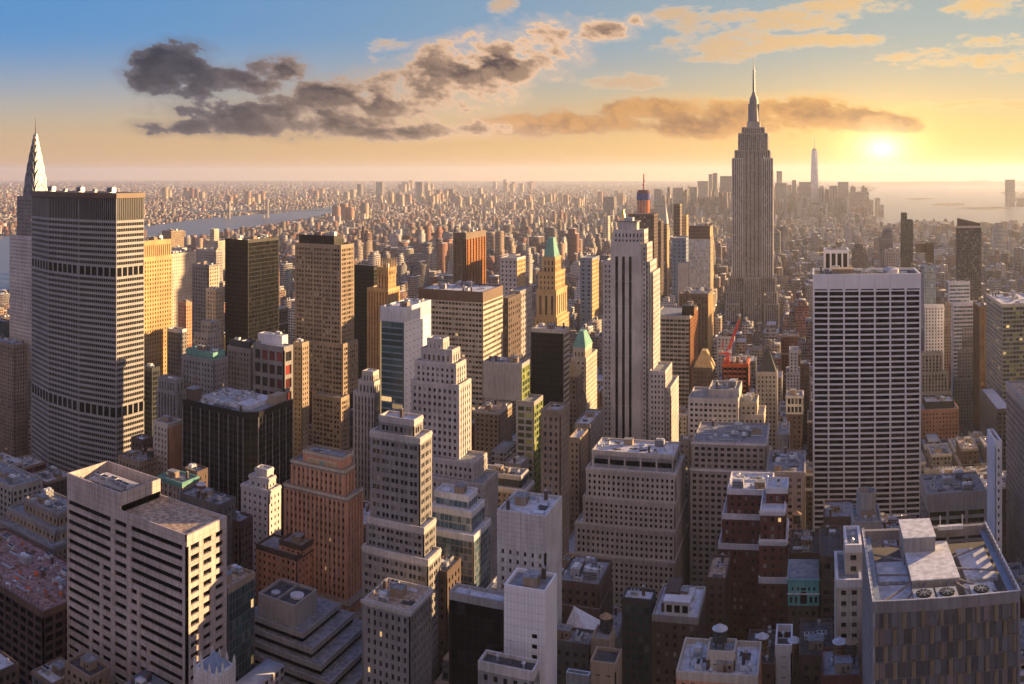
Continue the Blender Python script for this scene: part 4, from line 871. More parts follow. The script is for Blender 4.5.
bldg('brown-sided block with three white fins rising behind the white gridded slab', [(824, 824, 849, 250)], 760, 274, 'white-finned block', wall='travertine', sp='black_metal', glass='glass_black', fh=60, hf=.96, bw=5.4, wf=.7, rec=1.2, top=3, sides='F', clutter=1)
# --- crystalline tower with open roof, bottom right
def gem_tower():
    Y = 222.0; x0, x1 = Y*T(873), Y*T(1020); y1 = Y*1.205; z = zat(602, 873, Y); W = x1-x0; D = y1-Y
    t = thing('office_tower', 'glass tower with faceted bay front and open braced roof well, bottom right corner', 'skyscraper', ((x0+x1)/2, Y+D/2, .15))
    mb = MB(); mb.box(x0+.5, x1-.5, Y+.6, y1-.4, .15, z-6, 'dark_slate')
    fh = 4.3; n = int(z/fh); pn = []; rr = random.Random(1)
    cols = 24; cw = W/cols
    for j in range(1, n):
        zb = z-3-j*fh+0.4
        for i in range(cols):                          # tilted panes make the facets
            a, b = x0+i*cw, x0+(i+1)*cw; d0, d1 = rr.uniform(0, .5), rr.uniform(0, .5)
            m = MB(); m.hexa([(a+.04, Y+d0, zb), (b-.04, Y+d1, zb), (b-.04, Y+.65, zb), (a+.04, Y+.65, zb), (a+.04, Y+d1, zb+fh-.35), (b-.04, Y+d0, zb+fh-.35), (b-.04, Y+.65, zb+fh-.35), (a+.04, Y+.65, zb+fh-.35)], 'glass_facet')
            pn.append(m)
        off = (j % 2)*1.5
        for i in range(8):
            a = x0+(i*3+off+.2)*cw; mb.box(a, a+.75, Y-.35, Y+.7, zb-.2, zb+fh-.3, 'fin_bronze'); mb.box(a+.75, a+1.05, Y-.1, Y+.7, zb-.2, zb+fh-.3, 'plum_panel')
        mb.box(x0+.02, x1-.02, Y+.1, Y+.7, zb-.36, zb-.02, 'dark_concrete')
        for i in range(9):
            s = Y+D*i/9; mb.box(x0-.02, x0+.55, s, s+D/9*.45, zb-.2, zb+fh-.4, 'precast'); mb.box(x0+.05, x0+.55, s, s+D/9, zb-.36, zb-.02, 'precast')
            mb.box(x1-.55, x1+.02, s, s+D/9*.45, zb-.2, zb+fh-.4, 'plum_panel')
    for m in pn[:100]: m.build('window', t)
    if pn[100:]:
        m2 = MB()
        for m in pn[100:]:
            b = len(m2.v); m2.v += m.v; m2.f += [tuple(q+b for q in f) for f in m.f]; m2.mi += [m2.mat('glass_facet')]*len(m.f)
        m2.build('windows', t)['kind'] = 'stuff'
    mb.build('wall', t)
    # roof well: parapet frame, deck, braces, raised box, fans
    p = MB(); pw = 1.5
    for a in ((x0, x1, Y, Y+.5), (x0, x1, y1-pw, y1), (x0, x0+.5, Y+.5, y1-pw), (x1-.5, x1, Y+.5, y1-pw)): p.box(*a, z-3, z, 'plum_panel')
    for a in ((x0+.6, x0+2.3, Y+.6, y1-pw-.1), (x1-2.3, x1-.6, Y+.6, y1-pw-.1)): p.box(*a, z-1.9, z-1.6, 'blue_steel')
    p.box(x0-.15, x1+.15, Y-.12, Y+.12, z, z+.25, 'unit_white'); p.box(x0-.15, x0+.12, Y+.12, y1, z, z+.25, 'unit_white'); p.box(x1-.12, x1+.15, Y+.12, y1, z, z+.25, 'unit_white'); p.build('parapet', t)
    for i in range(17):
        s = Y+1+i*(D-2)/16; m = MB(); m.box(x0+.12, x0+.5, s-.1, s+.1, z, z+.9, 'unit_white'); m.build('rail_post', t); m = MB(); m.box(x1-.5, x1-.12, s-.1, s+.1, z, z+.9, 'unit_white'); m.build('rail_post', t)
    d = MB(); d.box(x0+.6, x1-.6, Y+.7, y1-.6, z-6, z-5.5, 'dark_concrete'); d.build('roof', t)
    for (a, b, c, e) in ((.08, .35, .45, .72), (.72, .95, .4, .85), (.05, .3, .15, .4), (.68, .9, .2, .36)):
        m = MB(); m.box(x0+W*a, x0+W*b, Y+D*c, Y+D*e, z-5.5, z-4.6, 'roof_light'); m.build('roof_panel', t)
    m = MB(); m.box(x0+W*.30, x0+W*.64, Y+D*.28, Y+D*.80, z-5.5, z-1.2, 'concrete'); m.box(x0+W*.30-.15, x0+W*.64+.15, Y+D*.28-.15, Y+D*.80+.1, z-1.2, z-.9, 'roof_light'); m.build('penthouse', t)
    m = MB(); m.box(x0+W*.29, x0+W*.53, Y+D*.66, Y+D*.95, z-5.5, z+3.2, 'concrete'); m.box(x0+W*.285, x0+W*.535, Y+D*.655, Y+D*.955, z+3.2, z+3.5, 'roof_light'); m.build('lift_housing', t)
    for (q, e) in (((.3, .3), (.02, .05)), ((.3, .4), (.02, .45)), ((.3, .6), (.02, .75)), ((.64, .3), (.98, .04)), ((.64, .45), (.98, .4)), ((.64, .6), (.98, .8)), ((.4, .28), (.3, .02)), ((.55, .28), (.62, .02)), ((.35, .28), (.18, .02)), ((.6, .28), (.78, .02)), ((.3, .78), (.05, .95))):
        m = MB(); m.beam((x0+W*q[0], Y+D*q[1], z-2), (x0+W*e[0], Y+D*e[1], z-2.6), .32, 'plum_panel', 5); m.build('roof_brace', t)
    for s in (.36, .52, .76):
        m = MB(); c = x0+W*s; m.box(c-2.8, c+2.8, Y+2.4, Y+8.6, z-5.5, z-1.3, 'metal_duct'); h_ = m.build('fan_housing', t)
        m = MB(); m.cone(0, 0, 0, .35, 2.1, 2.1, 'black_metal', 20)
        for a in range(8): m.frus(-.25, .25, 0, 2.0, .36, -.25, .25, 0, 2.0, .5, 'steel') if False else m.beam((0, 0, .45), (1.9*cos(a*pi/4), 1.9*sin(a*pi/4), .45), .09, 'metal_duct', 4)
        o = m.build('fan', h_, (0, 0, 0)); o.location = (c-t.location.x, Y+5.5-t.location.y, z-1.3-t.location.z)
    for q in (.62, .8):
        m = MB(); m.beam((x0+W*q, y1-2, z), (x0+W*q, y1-2, z+4), .12, 'unit_white', 5); m.build('antenna', t)
    m = MB(); m.box(x0+W*.6, x0+W*.8, y1-3.4, y1-2, z, z+1.1, 'unit_white'); m.build('equipment_cabinet', t)
    HEROES.append((x0, x1, Y, y1, z, 684, 'open-roofed glass tower'))
glassmat('glass_facet', (.09, .09, .10), (.20, .16, .15), .3, .12, lit=0, var=.5)
wallmat('fin_bronze', (.20, .15, .09), rough=.5, bump=0)
gem_tower()
def lattice_tower():
    x0, x1, y0, y1 = 112.0, 170.0, 405.0, 487.0; z = zat(381, 1003, 487)
    t = thing('office_tower', 'dark tower with slanting lattice facade and tan roof, cropped by the right edge', 'skyscraper', (141, 446, .15)); mb = MB()
    mb.box(x0, x1, y0, y1, .15, z-1.4, 'glass_teal'); mb.box(x0-.6, x1, y0-.6, y1+.1, z-5, z-1.0, 'precast')
    for a in ((x0-.6, x0+.6, y0-.6, y1+.1), (x0+.6, x1, y1-1, y1+.1)): mb.box(*a, z-1.0, z, 'precast')
    n = 40
    for i in range(n+1): mb.box(x0-.35, x0, y0, y1, z-5-i*3.6-1.4, z-5-i*3.6, 'precast') if z-5-i*3.6 > 3 else None
    for i in range(34):                                 # the slanting piers
        ya = y0+i*(y1-y0)/22.0-30; b = len(mb.v)
        lo, hi = max(y0, ya), min(y1, ya+30)
        if hi-lo < 1: continue
        z_a = .2+(lo-ya)/30*(z-5); z_b = .2+(hi-ya)/30*(z-5)
        mb.hexa([(x0-.6, lo, z_a), (x0, lo, z_a), (x0, lo+1.1, z_a), (x0-.6, lo+1.1, z_a), (x0-.6, hi-1.1, z_b), (x0, hi-1.1, z_b), (x0, hi, z_b), (x0-.6, hi, z_b)], 'plum_panel')
    mb.build('wall', t); m = MB(); m.box(x0+.6, x1, y0, y1-1, z-1.0, z-.9, 'roof_tan'); m.build('roof', t); HEROES.append((x0, x1, y0, y1, z, 590, 'lattice tower'))
lattice_tower()
bldg('slim white slab tower with tiny dark windows beside the lattice tower', [(987, 995.5, 1002, 441)], 380, 565, 'slim white slab tower', wall='white_paint', glass='glass_black', fh=3.6, bw=2.4, wf=.4, hf=.45, rec=.3, roof='roof_tan', side=dict(wf=.5, hf=.1), clutter=.5)
bldg('curved-looking glass tower with gold-lit bands and roof plant at right edge', [(986, 1002, 1040, 304)], 752, 395, 'gold-banded glass tower', wall='precast', glass='glass_green', fh=3.9, bw=3, wf=.92, hf=.6, rec=.3, roof='roof_light', cap='cream_stone', clutter=2)
bldg('narrow bronze tower with vertical strips left of the gold-banded glass tower', [(973, 979, 986, 306)], 850, 414, 'narrow bronze tower', wall='brown_metal', sp='black_metal', glass='glass_bronze', bw=4, wf=.6, hf=.9, rec=.4, clutter=.3)
bldg('low block with flat white roof at the foot of the gold-banded tower', [(980, 997, 1012, 409)], 700, 440, 'low white-roofed block', wall='dark_concrete', glass='glass_black', roof='roof_light', clutter=0)
bldg('dark slim residential tower right of the white gridded slab', [(901.5, 902, 907, 213, 3, 20), (901.5, 902, 913, 220, 0, 25)], 1500, 272, 'dark slim tower', wall='dark_slate', glass='glass_dark', bw=3, ind=False, clutter=0)
bldg('purple-grey tower with lower shoulder just left of the dark slim tower', [(884, 884, 892, 229, 2), (880, 880, 893, 238, 0)], 1350, 272, 'purple-grey tower', **S(wall='plum_panel', ind=False, clutter=0))
bldg('pinkish cylinder-like block in front of the dark slim tower', [(886, 886, 896, 251)], 1100, 272, 'pinkish block', **S(wall='pink_granite', ind=False))
bldg('blue glass tower right of the white gridded slab top', [(924, 924, 936, 266)], 1000, 335, 'blue glass tower', wall='blue_steel', glass='glass_blue', bw=2.4, wf=.8, hf=.8, rec=.1)
bldg('dark blue-grey tower with tan left side above the blue glass tower', [(916, 917, 926, 252, 4), (926, 926.5, 934, 243, 0)], 1180, 300, 'dark blue-grey tower', **S(wall='brown_metal', ind=False))
def slant_tower():
    root, D = bldg('brown gridded tower with slanting top on the right skyline', [(956, 957.5, 981.5, 226)], 1100, 300, 'slant-topped tower', wall='dark_concrete', glass='glass_mix', fh=3.6, bw=2.6, wf=.6, hf=.6, rec=.4, ind=False, cap='cream_stone', clutter=0)
    x0, x1, y0, y1, z = D[0]; m = MB(); i = 0; b = [(x0+1, y0+3, z-1), (x1-1, y0+3, z-1), (x1-1, y1-2, z-1), (x0+1, y1-2, z-1), (x0+1, y0+3, z+10), (x1-1, y0+3, z+3), (x1-1, y1-2, z+3), (x0+1, y1-2, z+10)]; m.hexa(b, 'brown_brick'); m.build('slanted_crown', root)
slant_tower()
bldg('white and blue striped office block in front of the slant-topped tower', [(948, 949, 970, 282, 2), (951, 953, 979, 303, -6)], 900, 360, 'white-blue striped block', wall='white_paint', glass='glass_blue', fh=4, bw=3, wf=.94, hf=.5, rec=.3)
bldg('white low roof block behind the right edge of the white gridded slab', [(924, 924.5, 944, 305)], 930, 322, 'white low roof block', **S(wall='white_paint', roof='roof_light'))
bldg('tan art deco setback tower with stepped shoulders right of the white gridded slab', [(945, 946, 960, 303, 6), (940, 942, 966, 318, 3), (936, 938, 970, 334, 0)], 1000, 400, 'tan setback tower', **S(wall='tan_brick'))
bldg('red-brown stepped tower in front of the tan setback tower', [(955, 956, 963, 325, 5), (952, 953, 966, 345, 2), (949, 950, 968, 365, 0)], 930, 400, 'red-brown stepped tower', **S(wall='red_brick'))
bldg('dark grey wedding-cake tower left of the narrow bronze tower', [(961, 962, 974, 328, 4), (957, 958, 974, 350, 2), (953, 954, 975, 378, 0)], 890, 400, 'dark wedding-cake tower', **S(wall='grey_stone'))
bldg('grey pier-fronted setback block beside the right edge of the white gridded slab', [(920, 921, 943, 353, 4), (920, 921, 948, 372, 2), (920, 921, 952, 392, 0)], 860, 405, 'grey pier-fronted block', wall='limestone', sp='grey_stone', bw=3.2, wf=.5, hf=.6, pier=.4, rec=.5)
bldg('red-brown block with turquoise skylight roof facing the bare park trees', [(925, 925.5, 954, 402, 6, 22, dict(roof='glass_pale', wall='dark_slate', hf=.1)), (921, 921.5, 959, 410, 0, 30)], 790, 450, 'skylit red-brown block', **S(wall='orange_brick', glass='glass_mix'))
bldg('wide grey office block with blank upper wall and dark ribbon windows behind the open-roofed tower', [(926, 927, 987, 494, 0, 30, dict(top=9))], 450, 530, 'wide blank-topped block', wall='concrete', glass='glass_black', fh=4.2, bw=9, wf=.86, hf=.62, rec=.6, roof='roof_grey', clutter=2)
bldg('dark glass low block left of the slim white slab tower', [(949, 950, 976, 468)], 600, 482, 'dark low glass block', wall='black_metal', glass='glass_black', bw=4, wf=.9, hf=.8, rec=.1, roof='roof_light')
bldg('low white-roofed hall between the white gridded slab and the dark glass block', [(924, 925, 951, 470)], 620, 482, 'low white-roofed hall', **S(wall='concrete', roof='roof_light'), clutter=3)
bldg('small mossy tan building below the low white-roofed hall', [(932, 933, 954, 481)], 540, 495, 'mossy tan building', **S(wall='tan_brick', roof='green_hill'), clutter=1)

# --- blocks between the central tower and the white gridded slab
bldg('pale limestone office block with white cornice and roof plant, right of the stepped limestone block', [(692, 766, 768, 443, 0, 40), (690, 767, 769, 470, -2, 44)], 490, 540, 'corniced limestone block', **S(wall='limestone', bw=3.6, wf=.58, hf=.55, fh=3.5, cornice=.5, cornice_mat='unit_white'), clutter=2.5)
bldg('grey slab squeezed between the stepped limestone block and the corniced one', [(679, 690, 692, 440)], 540, 600, 'squeezed grey slab', **S(wall='grey_stone'))
bldg('white-grey office block with blank pale side slab above the corniced limestone block', [(708, 739, 741, 390, 5, 26, dict(wf=.1, hf=.2, bw=9)), (688, 738, 740, 399, 0, 30)], 560, 445, 'white-grey blank-sided block', **S(wall='pale_limestone', bw=3.2, wf=.6, hf=.5), clutter=2)
bldg('tan and gold narrow block right of the white-grey blank-sided block', [(740, 757, 762, 402, 0, 20), (739, 764, 766, 415, -2, 24)], 575, 445, 'tan narrow block', **S(wall='cream_stone'))
bldg('brown hipped-roof building left of the red construction frame', [(692, 712, 715, 368)], 700, 400, 'brown hip-roofed building', **S(wall='brown_brick', clutter=0))
bldg('grey neo-gothic tower with pointed gable right of the construction frame', [(756, 777, 778, 372, 0, 24)], 690, 445, 'grey neo-gothic tower', **S(wall='limestone', bw=2.8, pier=.2, clutter=0))
def gables():
    for lab, pk, y, z_, zp, k, w_ in (('brown hipped', 703, 700, 368, 352, 'gold_brick', 20), ('grey neo-gothic', 767, 690, 372, 352, 'dark_slate', 18)):
        root = next(o for o in scn.collection.objects if str(o.get('label', '')).startswith(lab)); x = y*T(pk); z = zat(z_, pk, y)
        m = MB(); m.hexa([(x-w_*.42, y+.5, z-1.2), (x+w_*.42, y+.5, z-1.2), (x+w_*.42, y+18, z-1.2), (x-w_*.42, y+18, z-1.2), (x-w_*.1, y+5, zat(zp, pk, y)), (x+w_*.1, y+5, zat(zp, pk, y)), (x+w_*.1, y+14, zat(zp, pk, y)), (x-w_*.1, y+14, zat(zp, pk, y))], k); m.build('hip_roof', root)
gables()
bldg('brown and white corniced slim tower left of the white gridded slab', [(786, 803, 804, 396, 0, 18, dict(top=1, wf=.7, hf=.7, fh=7, wall='pale_limestone')), (786.5, 802.5, 803.5, 412, .5, 17)], 650, 465, 'slim corniced tower', **S(wall='brown_brick', cornice=.5, cornice_mat='pale_limestone'))
bldg('pink-white slender building rising left of the white gridded slab', [(789, 798, 799, 350, 0, 20), (786, 806, 807, 372, -2, 26)], 900, 410, 'pink-white slender building', **S(wall='white_paint'))
bldg('squat brown round-shouldered tower just left of the white gridded slab', [(800, 809, 810, 364, 0, 22)], 760, 400, 'squat brown tower', **S(wall='brown_brick'))
bldg('stone bank-like block with frieze windows right of the corniced limestone block', [(766, 805, 806, 472, 0, 36)], 455, 540, 'frieze-windowed stone block', **S(wall='limestone', bw=4.2, wf=.42, hf=.5, cornice=.4, roof='roof_grey'), clutter=3.5)
bldg('grey windowless block behind the frieze-windowed stone block', [(777, 789, 790, 434)], 560, 470, 'grey windowless block', **S(wall='concrete', hf=.2, wf=.2))
bldg('red brick block with white coping and light roof, left of the paired red blocks', [(727, 772, 773, 490, 0, 24), (722, 771, 772, 515, -2, 26), (718, 770, 771, 545, -4, 28)], 405, 600, 'left red brick block', **S(wall='red_brick', glass='glass_mix', cap='white_paint', bw=3.0, roof='roof_light'), clutter=1)
bldg('red brick block with white string courses, right of the paired red blocks', [(766, 788, 789, 488, 10, 14), (760, 785, 786, 510, 0, 24, dict(cornice=.4)), (759, 787, 788, 540, -1.5, 24, dict(cornice=.4)), (758.5, 787.5, 788.5, 578, -3, 24)], 378, 620, 'right red brick block', **S(wall='red_brick', glass='glass_mix', cap='white_paint', bw=3.2, roof='roof_light', cornice_mat='white_paint'), clutter=2)
root, D = bldg('red construction frame of bare floors wrapped in orange netting', [(722, 748, 750, 364, 0, 24)], 720, 395, 'red construction frame', wall='red_brick', sp='orange_net', glass='glass_black', fh=4, bw=4, wf=.7, hf=.62, rec=1.8, cap='orange_net', roof='wood', clutter=1.5)
def crane():
    y = 715.0; x = y*T(727); z0 = zat(364, 727, y)-1; k = rho(727, y)/F
    t = thing('tower_crane', 'red luffing crane with raised lattice jib above the construction frame', 'crane', (x, y+6, z0)); y += 6
    m = MB(); H = 10*k
    for a in (-1, 1):
        for b in (-1, 1): m.beam((x+a, y+b, z0), (x+a, y+b, z0+H), .6, 'red_paint', 4)
    for i in range(6): m.beam((x-1, y-1, z0+i*H/6), (x+1, y-1, z0+(i+1)*H/6), .4, 'red_paint', 4)
    m.build('mast', t); m = MB(); m.box(x-7, x+3, y-1.6, y+1.6, z0+H, z0+H+1.2, 'red_paint'); m.box(x-7.5, x-4, y-2, y+2, z0+H+1.2, z0+H+3, 'steel'); m.box(x+.5, x+3, y-2.6, y-1, z0+H+1.2, z0+H+3.6, 'unit_white'); m.build('machinery_deck', t)
    tip = (x+12*k, y, z0+H+34*k); m = MB()
    for a in (-.8, .8): m.beam((x+1, y+a, z0+H+1), (tip[0], y+a*.4, tip[2]), .5, 'red_paint', 4); m.beam((x-.6, y+a, z0+H+2.6), (tip[0]-.5, y+a*.4, tip[2]), .6, 'red_paint', 4)
    for i in range(14):
        q, r_ = i/14, (i+1)/14; m.beam((x+1+(tip[0]-x-1)*q, y, z0+H+1+(tip[2]-z0-H-1)*q), (x-.6+(tip[0]-x)*r_, y, z0+H+2.6+(tip[2]-z0-H-2.6)*r_), .5, 'red_paint', 4)
    m.build('jib', t); m = MB(); m.beam((x-5, y, z0+H+3), (x-4, y, z0+H+11), .5, 'red_paint', 4); m.beam((x-4, y, z0+H+11), tip, .1, 'steel', 4); m.build('back_mast', t)
crane()
# --- bottom middle and right
bldg('narrow dark tower with light cluttered roof below the stepped limestone block', [(622, 652, 656, 600)], 335, 684, 'narrow dark tower below', wall='dark_slate', glass='glass_teal', bw=2.4, wf=.7, hf=.7, rec=.2, roof='roof_light', clutter=3)
root, D = bldg('brown brick building with light roof and white bay-windowed penthouse, bottom centre', [(652, 698, 706, 618)], 330, 684, 'white-penthoused brick building', **S(wall='brown_brick', glass='glass_mix', bw=3, roof='roof_light', cap='concrete'), clutter=1.5)
def ph(root, D):
    x0, x1, y0, y1, z = D; zz = z-1; m = MB(); m.box(x0+4.5, x1-4, y0+2.5, y0+7.5, zz, zz+5, 'white_paint'); m.box(x0+4, x1-3.5, y0+2.2, y0+8, zz+5, zz+5.5, 'white_paint'); h_ = m.build('white_penthouse', root)
    for i in range(3): m = MB(); a = x0+5.2+i*3.1; m.box(a, a+2.2, y0+2.44, y0+2.6, zz+1.2, zz+4, 'glass_black'); w_ = m.build('window', h_, (0, 0, 0)); w_.matrix_parent_inverse = Matrix.Translation((-root.location.x, -root.location.y, -root.location.z))
    m = MB(); m.box(x0+3, x0+8.5, y0+12, y0+24, zz, zz+4.5, 'brown_brick'); m.box(x0+8.6, x0+14, y0+14, y0+22, zz, zz+2, 'unit_white'); m.build('stair_bulkhead', root)
ph(root, D[0])
bldg('small brown block with pale roof right of the white-penthoused brick building', [(706, 726, 727, 578, 0, 22)], 365, 640, 'small pale-roofed block', **S(wall='brown_brick', roof='roof_tan'), clutter=2)
bldg('brick building with two pale roof courts and central parapet, bottom edge right of centre', [(676, 758, 759, 676, 0, 20)], 268, 684, 'courtyard-roofed building', **S(wall='orange_brick', roof='roof_light', cap='cream_stone', parapet=1.8), clutter=3)
bldg('tan stair tower carrying a dark water tank on the courtyard-roofed building', [(707, 735, 736, 652, 0, 8)], 273, 676, 'tan stair tower', **S(wall='cream_stone', hf=.1), clutter=0)
water_tank(274*T(719)+0, 277, zat(652, 719, 273)-1, 'dark round tank with pale lid on the tan stair tower', 4, 2.3, 'dark_slate', 'roof_light')
bldg('brown block with turquoise ornate upper front and arched window, lower right of centre', [(788, 819, 820, 603, 0, 22)], 350, 684, 'turquoise-fronted block', **S(wall='brown_brick'))
def turquoise():
    root = next(o for o in scn.collection.objects if str(o.get('label', '')).startswith('brown block with turq')); Y = 350.; x0, x1 = Y*T(788), Y*T(819); z1 = zat(579, 803, Y); z0 = zat(603, 803, Y)-1
    m = MB(); m.box(x0, x1, Y-.2, Y+18, z0, z1, 'turquoise'); m.box(x0-.4, x1+.4, Y-.7, Y-.2, z0+4.6, z0+5, 'white_paint'); m.box(x0-.4, x1+.4, Y-.8, Y-.2, z1-.5, z1+.1, 'turquoise'); f = m.build('ornate_front', root)
    for i, (c, w_, a, b) in enumerate([(.1, 1.0, 1.2, 3.6), (.26, 1.0, 1.2, 3.6), (.5, 2.8, .8, 4.4), (.74, 1.0, 1.2, 3.6), (.9, 1.0, 1.2, 3.6), (.15, .8, 6.2, 7.4), (.32, .8, 6.2, 7.4), (.5, 2, 6.2, 7.2), (.68, .8, 6.2, 7.4), (.85, .8, 6.2, 7.4)]):
        m = MB(); cx = x0+(x1-x0)*c; m.box(cx-w_/2, cx+w_/2, Y-.26, Y-.1, z0+a, z0+b, 'glass_black')
        if i == 2:
            for k in range(8): q = k/8; m.box(cx-w_/2*cos(q*pi/2), cx+w_/2*cos(q*pi/2), Y-.255-k*.0006, Y-.1, z0+b, z0+b+sin((k+1)/8*pi/2)*1.3, 'glass_black')
        m.build('window', root)
    m = MB(); m.box(x0+.2, x1-.2, Y, Y+17.8, z1, z1+.1, 'roof_grey'); m.build('roof', root)
turquoise()
bldg('plain brick block behind the turquoise-fronted one', [(789, 820, 821, 553, 0, 26)], 392, 580, 'plain brick block', **S(wall='brown_brick', hf=.3, roof='roof_dark'), clutter=3.5)
bldg('grey-brown loft building with arched parapet right of the turquoise front', [(819, 820, 843, 556, 0, 30)], 348, 660, 'arched loft building', **S(wall='brown_brick', bw=3.4, wf=.7, hf=.55, roof='roof_dark'), clutter=2)
bldg('brick penthouse block left of the round concrete cistern', [(823.5, 824, 855, 517, 0, 22)], 420, 550, 'brick penthouse block', **S(wall='brown_brick', hf=.1), clutter=1)
bldg('beige apartment tower with stepped front left of the open-roofed glass tower', [(843, 845, 862, 545, 6, 16, dict(sides='F')), (834.5, 836, 862, 580, 0, 22, dict(sides='F'))], 285, 655, 'beige stepped apartment tower', **S(wall='cream_stone', bw=3.3, wf=.5, hf=.5, rec=.9, cap='white_paint'), clutter=1)
bldg('tan tower carrying the round concrete cistern behind the open-roofed tower', [(852, 853, 882, 522, 0, 18)], 330, 560, 'cistern-bearing tower', **S(wall='concrete', hf=.25), clutter=2)
def cistern():
    Y = 336.; x = Y*T(867); z = zat(522, 867, 330)-1; zt = zat(494, 867, Y)
    t = thing('round_cistern', 'round open concrete cistern on top of the tan tower', 'water tank', (x, Y+4, z)); m = MB(); k = 16; r = 3.9
    P = [(x+r*cos(2*pi*i/24), Y+4+r*sin(2*pi*i/24)) for i in range(24)]; Pi = [(x+(r-.6)*cos(2*pi*i/24), Y+4+(r-.6)*sin(2*pi*i/24)) for i in range(24)]
    n = 24; b = len(m.v); m.v += [(a, c, z) for a, c in P]+[(a, c, zt) for a, c in P]+[(a, c, zt) for a, c in Pi]+[(a, c, zt-2.5) for a, c in Pi]; mi = m.mat('concrete')
    for i in range(n):
        j = (i+1) % n
        for o1, o2 in ((0, n), (n, 2*n), (2*n, 3*n)): m.f.append((b+o1+i, b+o1+j, b+o2+j, b+o2+i)); m.mi.append(mi)
    m.f.append(tuple(b+3*n+i for i in range(n))); m.mi.append(m.mat('roof_tan')); m.build('drum', t)
    m = MB(); m.cone(x, Y+4, zt-2.5, zt-.6, 2.2, .2, 'tank_lid', 16); m.build('inner_cone', t)
cistern()
bldg('white U-shaped modern roof extension above the dark lower blocks', [(775, 792, 793, 645, 0, 14, dict(parapet=5, cap='white_paint', hf=.1))], 300, 675, 'white U-shaped extension', **S(wall='white_paint', roof='roof_dark'), clutter=.5)
bldg('dark brick loft at the bottom edge under the turquoise front', [(745, 775, 776, 664, 0, 22)], 295, 684, 'dark brick loft', **S(wall='brown_brick', roof='roof_dark'), clutter=3)
bldg('flat dark roof block at the bottom edge left of the beige stepped tower', [(798, 799, 834, 655, 0, 24)], 292, 684, 'flat dark roof block', **S(wall='dark_brick', roof='roof_dark'), clutter=3)
bldg('red brick low block under the beige stepped apartment tower', [(821, 822, 862, 676, 0, 16)], 262, 684, 'red brick low block', **S(wall='red_brick', roof='roof_grey'), clutter=3)
for q, (px, Y, pb, lab) in enumerate([(840, 268, 668, 'pale-lidded tank at the foot of the beige stepped tower'), (851, 268, 668, 'tan-lidded tank touching the beige stepped tower'), (794, 300, 664, 'tan-lidded tank left of the flat dark roof block'), (797, 420, 530, 'brown tank left of the round concrete cistern'), (560, 352, 590, 'pale-lidded tank on the brown roof right of the white stone block'), (604, 292, 640, 'wooden tank on the tan tower right of the sail roof'), (762, 300, 660, 'dark tank on the dark brick loft'), (147, 374, 462, 'small tank on the low cream building'), (197, 312, 500, 'squat tank on the dark vented block')]):
    water_tank(Y*T(px), Y+3, zat(pb, px, Y), lab, 4.2, 2.1, ('wood', 'dark_slate')[q % 2], ('tank_lid', 'roof_light')[(q+1) % 2])
bldg('brown building with dark cluttered roofs right of the white tiled tower', [(557, 599, 612, 585, 0, None), (556, 600, 613, 610, -3)], 345, 655, 'cluttered brown roof building', **S(wall='brown_brick', roof='roof_grey'), clutter=5)
bldg('plain tan penthouse block on the skyline of the cluttered brown roof', [(562, 580, 584, 562)], 372, 590, 'plain tan penthouse block', **S(wall='tan_brick', hf=.05), clutter=0)
bldg('tan tower with a sunlit slot carrying the wooden tank, bottom centre', [(591, 609, 615, 640)], 288, 665, 'slotted tan tower', **S(wall='tan_brick', hf=.15), clutter=0)
bldg('tan tower with a round pale lid on its roof at the bottom edge', [(590, 616, 622, 664)], 268, 684, 'round-lidded tan tower', **S(wall='tan_brick', hf=.15, roof='roof_dark'), clutter=1)
def sail():
    Y = 300.; P = lambda px, py, y: (y*T(px), y, zat(py, px, y)); t = thing('glass_roof', 'white triangular sail-shaped glazed roof at bottom centre', 'roof', (Y*T(575), Y+5, zat(645, 575, Y)))
    a, b, c = P(558, 642, Y), P(592, 644, Y), P(574, 606, Y+9); m = MB(); i = m.mat('unit_white'); m.v += [a, b, c, (a[0], Y+16, a[2]), (b[0], Y+16, b[2])]
    for f in ((0, 1, 2), (1, 4, 2), (4, 3, 2), (3, 0, 2), (0, 3, 4, 1)): m.f.append(f); m.mi.append(i)
    m.build('sail', t); m = MB(); m.beam((a[0]*.5+b[0]*.5, Y-.1, a[2]), (c[0], c[1]-.2, c[2]), .28, 'metal_duct', 4); m.build('ridge_beam', t)
    bldg('low building with mechanical roof under the white sail-shaped roof', [(545, 590, 597, 645)], 292, 684, 'sail-roofed low building', **S(wall='dark_concrete', roof='roof_grey'), clutter=4)
sail()
bldg('building with stepped stone merlons along its roof edge, bottom edge left of centre', [(478, 533, 540, 672)], 232, 684, 'merlon-edged building', **S(wall='grey_stone', roof='roof_dark', cap='pale_limestone'), clutter=3)
bldg('pale glass-roofed low block between the merlon-edged building and the tan towers', [(566, 589, 591, 676)], 250, 684, 'pale glass-roofed block', wall='steel', glass='glass_blue', bw=2, wf=.9, hf=.9, rec=.1, roof='roof_light', clutter=1)
